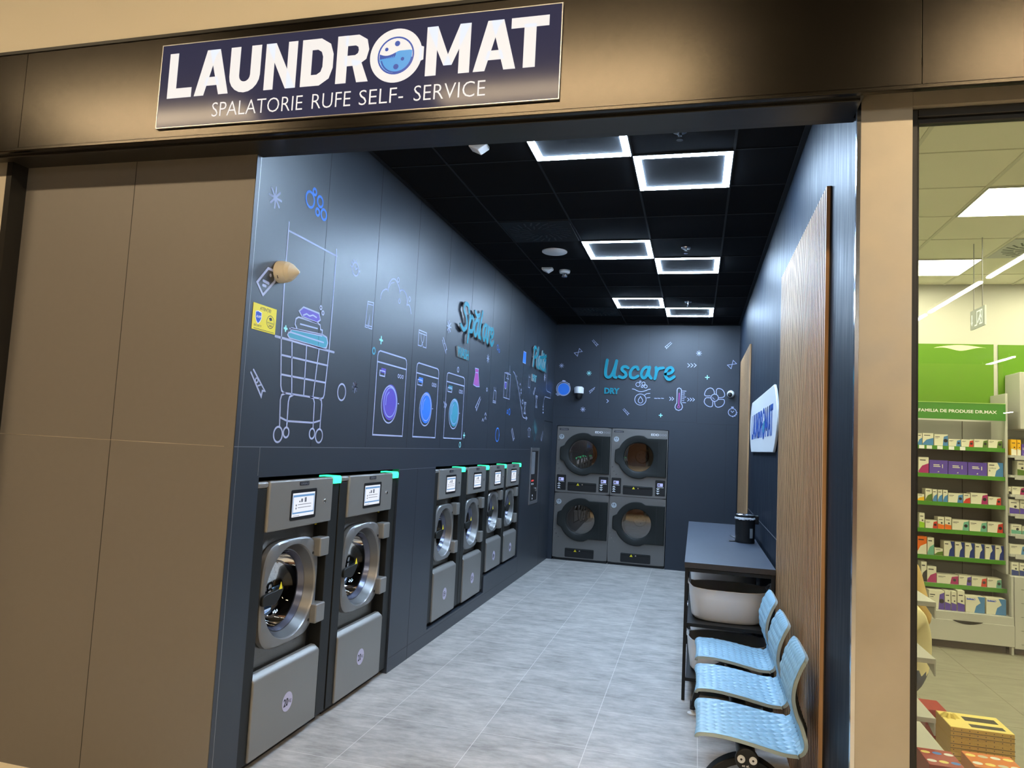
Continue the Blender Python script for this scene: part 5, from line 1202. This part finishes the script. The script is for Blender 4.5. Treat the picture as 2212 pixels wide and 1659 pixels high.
mb.build('price_tags', 'whitep', r, smooth=False, off=o)
mb = MB(); mb.box(3.40, 4.545, .075, 4.845, SD-.005, .33); mb.box(3.40, 4.535, .075, 4.845, 4.545, .258); cab = mb.build('base_cabinet', 'swhite', r, .002, off=o)
pts = [(4.35+.25*i/12, .262-.030*math.sin(math.pi*i/12)**.8) for i in range(13)]
mb = MB(); mb.prism(pts, 4.533, 4.536, 'Y'); mb.build('finger_pull', 'black', cab, smooth=False, off=o)
mb = MB(); mb.box(3.5, 4.60, .001, 4.80, 4.95, .075); mb.build('plinth', 'skick', r, smooth=False, off=o)
mb = MB(); mb.box(4.825, 4.55, 0.001, 4.845, 4.60, .69); mb.build('end_post', 'swhite', r, .002, off=o)
mb = MB(); mb.box(3.40, FY-.02, 2.088, 4.826, FY, 2.245); bn = mb.build('header_board', 'banner', r, smooth=False, off=o)
mb = MB(); mb.box(3.40, FY-.022, 2.243, 4.826, FY+.0, 2.248); mb.build('header_edge', mat('pale_green', rgb(170, 205, 120), .4), r, smooth=False, off=o)
text('FAMILIA DE PRODUSE DR.MAX', (4.100, FY-.0206, 2.150), (1, 0, 0), (0, 0, 1), .655, .030, 'header_lettering', 'whitep', bn, 0, .02, o)
o = (4.4, SD, 2.85); r = thing('green_wall_panel', 'large lime green wall panel above the shelving, left of the white gap', 'wall panel', o, 'lime wall panels of the shop')
mb = MB(); mb.box(3.3, SD-.012, 2.25, 4.858, SD-.001, 2.856); mb.build('board', 'lime', r, smooth=False, off=o)
lf = [(4.33+.46*i/16, 2.812+.012*math.sin(i*.55)-.012*(1-abs(i-8)/8)) for i in range(17)]+[(4.79-.46*i/16, 2.818+.028*math.sin(math.pi*i/16)) for i in range(17)]
mb = MB(); mb.add([(p[0], SD-.0128, p[1]) for p in lf[:-1]], [tuple(range(33))]); mb.build('pale_leaf', mat('pale_leaf', rgb(225, 240, 190), .5), r, smooth=False, off=o, normals=False)
o = (5.3, SD, 2.85); r = thing('green_wall_panel', 'lime green wall panel at the right edge, right of the white gap', 'wall panel', o, 'lime wall panels of the shop')
mb = MB(); mb.box(4.898, SD-.012, 2.25, 6.0, SD-.001, 2.853); mb.build('board', 'lime', r, smooth=False, off=o)
o = (4.2, 3.46, 2.85); r = thing('exit_sign', 'pale emergency exit sign hanging from the shop ceiling', 'sign', o)
mb = MB(); mb.box(4.195, 3.31, 2.755, 4.207, 3.61, 2.91); mb.build('sign_plate', mat('exit_plate', (.5, .52, .47, 1), .4, emit=(.55, .62, .52, 1), strength=.35), r, smooth=False, off=o)
PE = lambda p, d=0.: (4.1945-d, p[0], p[1])
mb = MB()
mb.add([PE(q) for q in ((3.575, 2.785), (3.595, 2.815), (3.583, 2.815), (3.583, 2.875), (3.567, 2.875), (3.567, 2.815), (3.555, 2.815))], [tuple(range(7))])
strip(mb, [(3.52, 2.78), (3.47, 2.78), (3.47, 2.885), (3.36, 2.885), (3.36, 2.78), (3.42, 2.78)], .010, PE, .0002, None, False, 0, False)
strip(mb, [(3.45, 2.80), (3.42, 2.83), (3.40, 2.855), (3.385, 2.83)], .016, PE, .0002); strip(mb, [(3.42, 2.83), (3.395, 2.80), (3.40, 2.785)], .013, PE, .0004)
mb.add([PE(q, .0003) for q in circle2((3.398, 2.872), .010, 12)], [tuple(range(12))])
mb.build('exit_pictogram', mat('exit_white', (.8, .8, .8, 1), .4, emit=(.9, 1, .9, 1), strength=.8), r, smooth=False, off=o, normals=False)
mb = MB()
for y in (3.37, 3.55): mb.cyl((4.201, y, 0), .004, 2.91, 3.46, seg=10)
mb.build('hanging_rods', 'alu', r, off=o)
# right-hand shelving: a counter with white shelves above
o = (5.4, 4.8, 0); r = thing('counter_shelving', 'white counter with white shelves at the right edge of the shop', 'shelving', o)
mb = MB(); mb.box(4.850, 4.545, .06, 6.2, SD-.005, .69); mb.build('counter', 'swhite', r, .003, off=o)
for i, z in enumerate((.10, .22, .34, .46, .58)):
    mb = MB(); mb.box(4.90, 4.543, z, 6.15, 4.546, z+.003); mb.build('drawer_joint', 'black', r, smooth=False, off=o)
mb = MB(); mb.box(4.88, 4.62, .001, 6.1, 4.95, .06); mb.build('plinth', 'skick', r, smooth=False, off=o)
mb = MB(); mb.box(4.8500, SD-.03, .69, 6.2, SD-.005, 1.95); mb.build('back_panel', 'sback', r, smooth=False, off=o)
for z, b in STOCK_RIGHT:
    if z > .75:
        mb = MB(); mb.box(4.850, 4.62, z-.022, 6.2, SD-.03, z); sh = mb.build('shelf', 'swhite', r, smooth=False, off=o)
        mb = MB(); mb.box(4.885, 4.612, z-.040, 6.2, 4.62, z-.002); mb.build('price_rail', 'swhite', sh, smooth=False, off=o)
mb = MB(); mb.box(4.95, FY, 2.02, 6.2, SD-.02, 2.55); mb.build('top_box', 'swhite', r, .004, off=o)
# products, one object each
CN = {'w': 'white', 'b': 'blue', 'r': 'red', 'g': 'green', 'p': 'purple', 'm': 'magenta', 'y': 'yellow', 'l': 'lime', 'o': 'orange', 't': 'teal', 'n': 'navy', 'k': 'black'}
CV = {'w': (225, 222, 205), 'b': (70, 130, 190), 'r': (205, 60, 45), 'g': (90, 120, 50), 'p': (92, 70, 170), 'm': (170, 40, 110), 'y': (235, 180, 30), 'l': (150, 200, 50), 'o': (230, 110, 30), 't': (110, 175, 155), 'n': (30, 55, 130), 'k': (40, 40, 45)}
for k_, c_ in CV.items(): MATS['pack_'+k_] = mat('pack_'+CN[k_], rgb(*c_), .45)
ORD = ['leftmost', 'second from the left', 'third from the left', 'fourth from the left', 'fifth from the left', 'sixth from the left', 'seventh from the left', 'eighth from the left', 'ninth from the left']
def pack(x0, x1, z, h, c1, c2, y, label, grp, style=0, dp=.11):
    o = ((x0+x1)/2, y+dp/2, z); mb = MB(); z0 = z+.0012; e = .0018
    mb.box(x0+e, y, z0, x1-e, y+dp, z0+h, 0); w = x1-x0; F = lambda a, b: (x0+e+(w-2*e)*a, y-.0005, z0+h*b)
    ks = [0, 1, 2]
    def poly(k, *pp): mb.add([F(*p) for p in pp], [tuple(range(len(pp)))], k)
    def disc(k, cx, cz, rr): mb.add([(x0+w*cx+rr*math.cos(2*math.pi*i/14), y-.0009, z0+h*cz+rr*math.sin(2*math.pi*i/14)) for i in range(14)], [tuple(range(14))], k)
    if c1 == 'w' and c2 in 'bn' and h > .12: poly(1, (.45, 0), (1, 0), (1, 1), (.62, 1), (.78, .62), (.55, .42)); poly(2, (.08, .78), (.42, .78), (.42, .84), (.08, .84))
    elif c1 == 'p': poly(1, (.22, .62), (.55, .62), (.55, .68), (.22, .68)); poly(1, (.22, .50), (.60, .50), (.60, .56), (.22, .56)); poly(1, (.70, .42), (.74, .42), (.74, .70), (.70, .70)); poly(1, (.44, .10), (.54, .10), (.51, .20))
    elif w > .10: poly(1, (.62, 0), (1, 0), (1, .92), (.70, .80), (.66, .45)); disc(2 if c2 != 'w' else 1, .82, .45, min(w, h)*.16); poly(2, (.06, .74), (.40, .74), (.40, .79), (.06, .79)); poly(2, (.06, .64), (.30, .64), (.30, .67), (.06, .67))
    elif style: poly(1, (0, 0), (1, 0), (1, .34), (0, .42)); poly(2, (.15, .75), (.75, .75), (.75, .80), (.15, .80)); disc(2, .6, .5, w*.14)
    else: poly(1, (0, .0), (1, 0), (1, .62), (.35, .45), (0, .12)); poly(2, (.12, .78), (.7, .78), (.7, .84), (.12, .84))
    acc = {'w': 'b', 'b': 'w'}.get(c2, 'k')
    tag(mb.build('product_box', [MATS['pack_'+c1], MATS['pack_'+c2], MATS['pack_'+('k' if c1 != 'p' else 'w')]], None, smooth=False, off=o, normals=False), label, 'box', grp); return o
SN = ['top', 'second', 'third', 'fourth', 'fifth', 'sixth', 'bottom']
for i, (z, bx) in enumerate(STOCK):
    for j, (a, b, h, c1, c2) in enumerate(bx):
        nm = CN[c1]+' product box' if c2 == 'w' else CN[c1]+' and '+CN[c2]+' product box'
        z_ = z if i < 6 else .331
        pack(a, b, z_, h, c1, c2, 4.69 if i < 6 else 4.60, f'{nm}, {ORD[j]} in view on the {SN[i]} green shelf' if i < 6 else f'{nm}, {ORD[j]} in view on the bottom cabinet ledge', 'boxes on the green-edged shelving', i in (3, 6))
text('COMPLEX', (4.700, 4.6884, 1.570+.070), (1, 0, 0), (0, 0, 1), .060, .012, 'box_lettering', 'char', None)
text('6', (4.702, 4.6884, 1.570+.046), (1, 0, 0), (0, 0, 1), .012, .018, 'box_digit', 'char', None, 0, .02)
for x in (4.488, 4.654): text('BeBeLO', (x, 4.5984, .331+.112), (1, 0, 0), (0, 0, 1), .070, .016, 'box_lettering', 'logoblue', None, 0, .03)
# lettering belongs to the box it is printed on
bpy.context.view_layer.update()
boxes_ = [q for q in COL.objects if q.name.startswith('product_box')]
for q in [q for q in COL.objects if q.name.startswith(('box_lettering', 'box_digit'))]:
    c = Vector(q.data.vertices[0].co); best = min(boxes_, key=lambda b: (b.location-c-Vector((0, 0, -.05))).length)
    for v in q.data.vertices: v.co = v.co-best.location
    q.parent = best
for i, (z, bx) in enumerate(STOCK_RIGHT):
    for j, (a, b, h, c1, c2) in enumerate(bx):
        nm = CN[c1]+' and '+CN[c2]+' product box'
        pack(a, b, z if z > .75 else .691, h, c1, c2, 4.64, f'{nm}, {ORD[j]} on the {SN[i]} white right-hand shelf' if z > .75 else f'{nm}, {ORD[j]} on top of the white counter', 'boxes on the white shelves', 1)
# white stand and low ledge behind the window
o = (2.99, 1.1, 0); r = thing('display_stand', 'white tiered stand behind the left edge of the shop window', 'stand', o)
for z in (1.041, .790, .532):
    mb = MB(); mb.box(2.836, .80, z-.022, 3.130, 1.40, z); sh = mb.build('shelf', 'swhite', r, .002, off=o)
    mb = MB(); mb.prism([(.80, z-.022), (1.0, z-.022), (.80, z-.075)], 3.122, 3.128, 'X'); mb.build('bracket', 'swhite', sh, smooth=False, off=o)
mb = MB(); mb.box(2.815, .80, .001, 2.835, 1.40, 1.10); mb.build('upright', 'swhite', r, .002, off=o)
o = (3.05, .9, 0); r = thing('display_ledge', 'low white ledge under the stand, holding the red gift box', 'ledge', o)
mb = MB(); mb.box(2.85, .05, .276, 3.25, 1.50, .30); mb.build('ledge_top', 'swhite', r, .003, off=o)
mb = MB(); mb.box(2.87, .08, .001, 3.20, 1.47, .276); mb.build('base', 'swhite', r, smooth=False, off=o)
def gift(name, x0, y0, z0, x1, y1, z1, m, label, grp='gift boxes behind the window', deco=None, rot=0):
    c = ((x0+x1)/2, (y0+y1)/2, z0); r = thing(name, label, 'box', c, grp)
    mb = MB(); mb.box(x0, y0, z0, x1, y1, z1); mb.build('carton', m, r, .002, smooth=False, off=c)
    if deco: deco(r, c)
    r.rotation_euler = (0, 0, rot); return r
red = mat('gift_red', rgb(165, 30, 35), .4); grn = mat('gift_green', rgb(45, 95, 70), .4); ora = mat('gift_orange', rgb(215, 120, 50), .4); cr8 = mat('gift_crate', rgb(225, 180, 90), .5, noise=.08, nscale=30, nstretch=(1, 1, 12)); cr8d = mat('gift_crate_top', rgb(240, 220, 130), .5)
def lid(x0, y0, x1, y1, z, cols, k=3):
    def f(r, c):
        mb = MB(); n = 0
        for i in range(k):
            for j in range(2):
                cx, cy = x0+(x1-x0)*(i+.5)/k, y0+(y1-y0)*(j+.5)/2; rr = min((x1-x0)/k, (y1-y0)/2)*.42
                mb.add([(cx+rr*math.cos(2*math.pi*q/10), cy+rr*.8*math.sin(2*math.pi*q/10), z+.0006) for q in range(10)], [tuple(range(10))], (i+j) % len(cols))
        mb.build('lid_print', cols, r, smooth=False, off=c, normals=False)
    return f
gift('gift_box', 3.035, .56, .301, 3.17, .74, .42, red, 'red gift box with printed lid on the low white ledge', deco=lid(3.035, .56, 3.17, .74, .42, ['whitep', cr8d, 'B']))
gift('gift_box', 3.045, .37, .301, 3.20, .55, .40, grn, 'green gift box in front of the red one on the white ledge', deco=lid(3.045, .37, 3.20, .55, .40, ['whitep', cr8d, red]))
gift('gift_box', 3.47, 1.36, .001, 3.70, 1.56, .15, ora, 'orange gift box on the floor before the wooden crates', deco=lid(3.47, 1.36, 3.70, 1.56, .15, ['whitep', cr8d, 'cream'], 4))
for i in range(3):
    z = .001+i*.0665
    def deco(r, c, z=z, i=i):
        mb = MB(); mb.box(3.484, 1.764, z+.020, 3.802, 1.7655, z+.022); mb.box(3.484, 1.764, z+.043, 3.802, 1.7655, z+.045); mb.build('board_joints', 'edge', r, smooth=False, off=c)
        mb = MB()
        for q in range(8):
            for zz in (z+.012, z+.033, z+.055): mb.lathe([(.0028, 1.7650-1.766), (.001, -.0012)], (3.50+.04*q, 1.766, zz), 'Y', 6)
        mb.build('nails', 'edge', r, smooth=False, off=c)
        if i == 2:
            mb = MB(); mb.box(3.487, 1.767, z+.066, 3.80, 2.023, z+.0675); mb.build('top_boards', cr8d, r, smooth=False, off=c)
            mb = MB(); mb.box(3.60, 1.80, z+.0676, 3.77, 1.85, z+.0682); mb.box(3.60, 1.90, z+.0676, 3.77, 1.97, z+.0682); mb.build('top_windows', 'edge', r, smooth=False, off=c)
    gift('gift_crate', 3.485, 1.766, z, 3.80, 2.025, z+.066, cr8, ['wooden style gift crate at the bottom of the stack on the shop floor', 'wooden style gift crate in the middle of the stack on the shop floor', 'wooden style gift crate on top of the stack, with a yellow bow'][i], 'wooden style gift crates', deco)
o = (3.53, 1.93, .2005); mb = MB(); st = []
for i in range(16):
    a = math.pi*2*i/16; q = .055 if i % 2 else .024; st.append((3.53+q*math.cos(a), 1.93+q*.8*math.sin(a)))
mb.loft([[(p[0], p[1], .2025) for p in st], [(p[0]*.5+3.53*.5, p[1]*.5+1.93*.5, .225) for p in st]], True, (1, 1)); tag(mb.build('bow', cr8d, None, smooth=False, off=o), 'yellow paper bow on the topmost wooden style crate', 'bow')
gift('gift_box', 3.44, 2.06, .001, 3.56, 2.26, .10, red, 'lower dark red gift box behind the crates'); gift('gift_box', 3.44, 2.06, .101, 3.56, 2.26, .19, red, 'upper dark red gift box behind the crates')
# ---------------------------------------------------------------- shopper crouching behind the window edge
def person():
    o = (3.24, 2.2, 0); r = thing('person', 'blond person in a pale yellow top crouching among the shop shelves', 'person', o)
    V, Ed, Rd = [], [], []
    def add(p, rad, par=None):
        V.append((p[0]-o[0], p[1]-o[1], p[2])); Rd.append(rad)
        if par is not None: Ed.append((par, len(V)-1))
        return len(V)-1
    pel = add((3.345, 2.2, .36), (.125, .14)); sp = add((3.36, 2.2, .50), (.11, .12), pel); ch = add((3.335, 2.2, .68), (.115, .14), sp)
    nk = add((3.30, 2.2, .80), (.055, .055), ch); hb = add((3.285, 2.2, .885), (.072, .072), nk); hm = add((3.275, 2.2, .955), (.088, .082), hb); ht = add((3.28, 2.2, 1.01), (.066, .062), hm)
    ns = add((3.185, 2.2, .935), (.012, .012), hm)
    for s in (-1, 1):
        hip = add((3.31, 2.2+s*.10, .345), (.092, .09), pel); kn = add((2.995, 2.2+s*.145, .47), (.062, .06), hip); an = add((3.20, 2.2+s*.14, .085), (.038, .038), kn)
        fo = add((3.10, 2.2+s*.15, .045), (.040, .036), an); to = add((3.01, 2.2+s*.155, .035), (.036, .028), fo)
        sh = add((3.335, 2.2+s*.165, .735), (.058, .058), ch); el = add((3.17, 2.2+s*.215, .545), (.042, .042), sh); wr = add((2.985, 2.2+s*.16, .64), (.026, .030), el)
        pa = add((2.93, 2.2+s*.145, .665), (.018, .034), wr)
        for k, (dx, dy, dz, ln) in enumerate(((-.05, .030, .012, 1), (-.055, .011, .018, 1.1), (-.055, -.008, .018, 1.05), (-.048, -.026, .010, .85))):
            f1 = add((2.93+dx*.6, 2.2+s*(.145+dy), .668+dz), (.009, .009), pa); f2 = add((2.93+dx*1.1*ln, 2.2+s*(.145+dy*1.1), .668+dz*.6), (.0085, .0085), f1); add((2.93+dx*1.35*ln, 2.2+s*(.145+dy*1.1), .65), (.0075, .0075), f2)
        t1 = add((2.952, 2.2+s*.108, .672), (.011, .011), pa); add((2.925, 2.2+s*.092, .684), (.009, .009), t1)
    me = bpy.data.meshes.new('body'); me.from_pydata(V, Ed, []); b = bpy.data.objects.new('body', me); COL.objects.link(b); b.parent = r
    sk = b.modifiers.new('skin', 'SKIN'); sk.use_smooth_shade = True
    for i, (a, c) in enumerate(Rd): me.skin_vertices[0].data[i].radius = (a, c)
    me.skin_vertices[0].data[0].use_root = True
    b.modifiers.new('sub', 'SUBSURF').levels = 2; b.modifiers['sub'].render_levels = 2
    bpy.context.view_layer.update(); dg = bpy.context.evaluated_depsgraph_get()
    nm = bpy.data.meshes.new_from_object(b.evaluated_get(dg)); b.modifiers.clear(); b.data = nm
    nm.materials.clear()
    for q in ('skin', 'cloth', 'jeans', 'white'): nm.materials.append(M[q])
    for f in nm.polygons:
        x, y, z = f.center; x += o[0]; f.use_smooth = True
        if z > .805 or (x < 3.03 and z > .58): f.material_index = 0
        elif z > .40 and (x > 3.28 or (abs(y) > .15 and z > .50 and x > 3.03)): f.material_index = 1
        elif z < .075: f.material_index = 3
        else: f.material_index = 2
    # hair: a cap running down the back of the head to the shoulders
    L = []
    for z, cx, rx, ry in ((1.082, 3.285, .012, .012), (1.07, 3.287, .055, .050), (1.035, 3.295, .088, .084), (.98, 3.308, .096, .096), (.91, 3.325, .094, .098), (.84, 3.355, .082, .100), (.77, 3.395, .062, .092), (.70, 3.425, .036, .070), (.66, 3.435, .012, .04)):
        a0 = .55 if z < 1.03 else 0
        ring = []
        for i in range(20):
            a = math.pi*2*i/20; xx = math.cos(a)
            if z < 1.03 and xx < -.35: xx = -.35
            ring.append((cx+rx*xx-o[0], ry*math.sin(a)*(1+.05*math.sin(5*a+z*30)), z))
        L.append(ring)
    mb = MB(); mb.loft(L, True, (1, 1)); h = mb.build('hair', 'hair', r, ang=80); h.modifiers.new('sub', 'SUBSURF').render_levels = 2
    mb = MB()
    for s in (-1, 1): mb.lathe([(.001, -.009), (.008, -.006), (.010, 0), (.008, .006), (.001, .009)], (3.203-o[0], s*.032, .962), 'X', 12)
    mb.build('eyes', 'ink', r)
    mb = MB(); mb.tube([(3.205-o[0], -.022, .898), (3.198-o[0], 0, .894), (3.205-o[0], .022, .898)], .006, 8); mb.build('mouth', mat('lips', (.45, .16, .14, 1), .5), r)
person()
bpy.data.objects['person'].location.x += .05
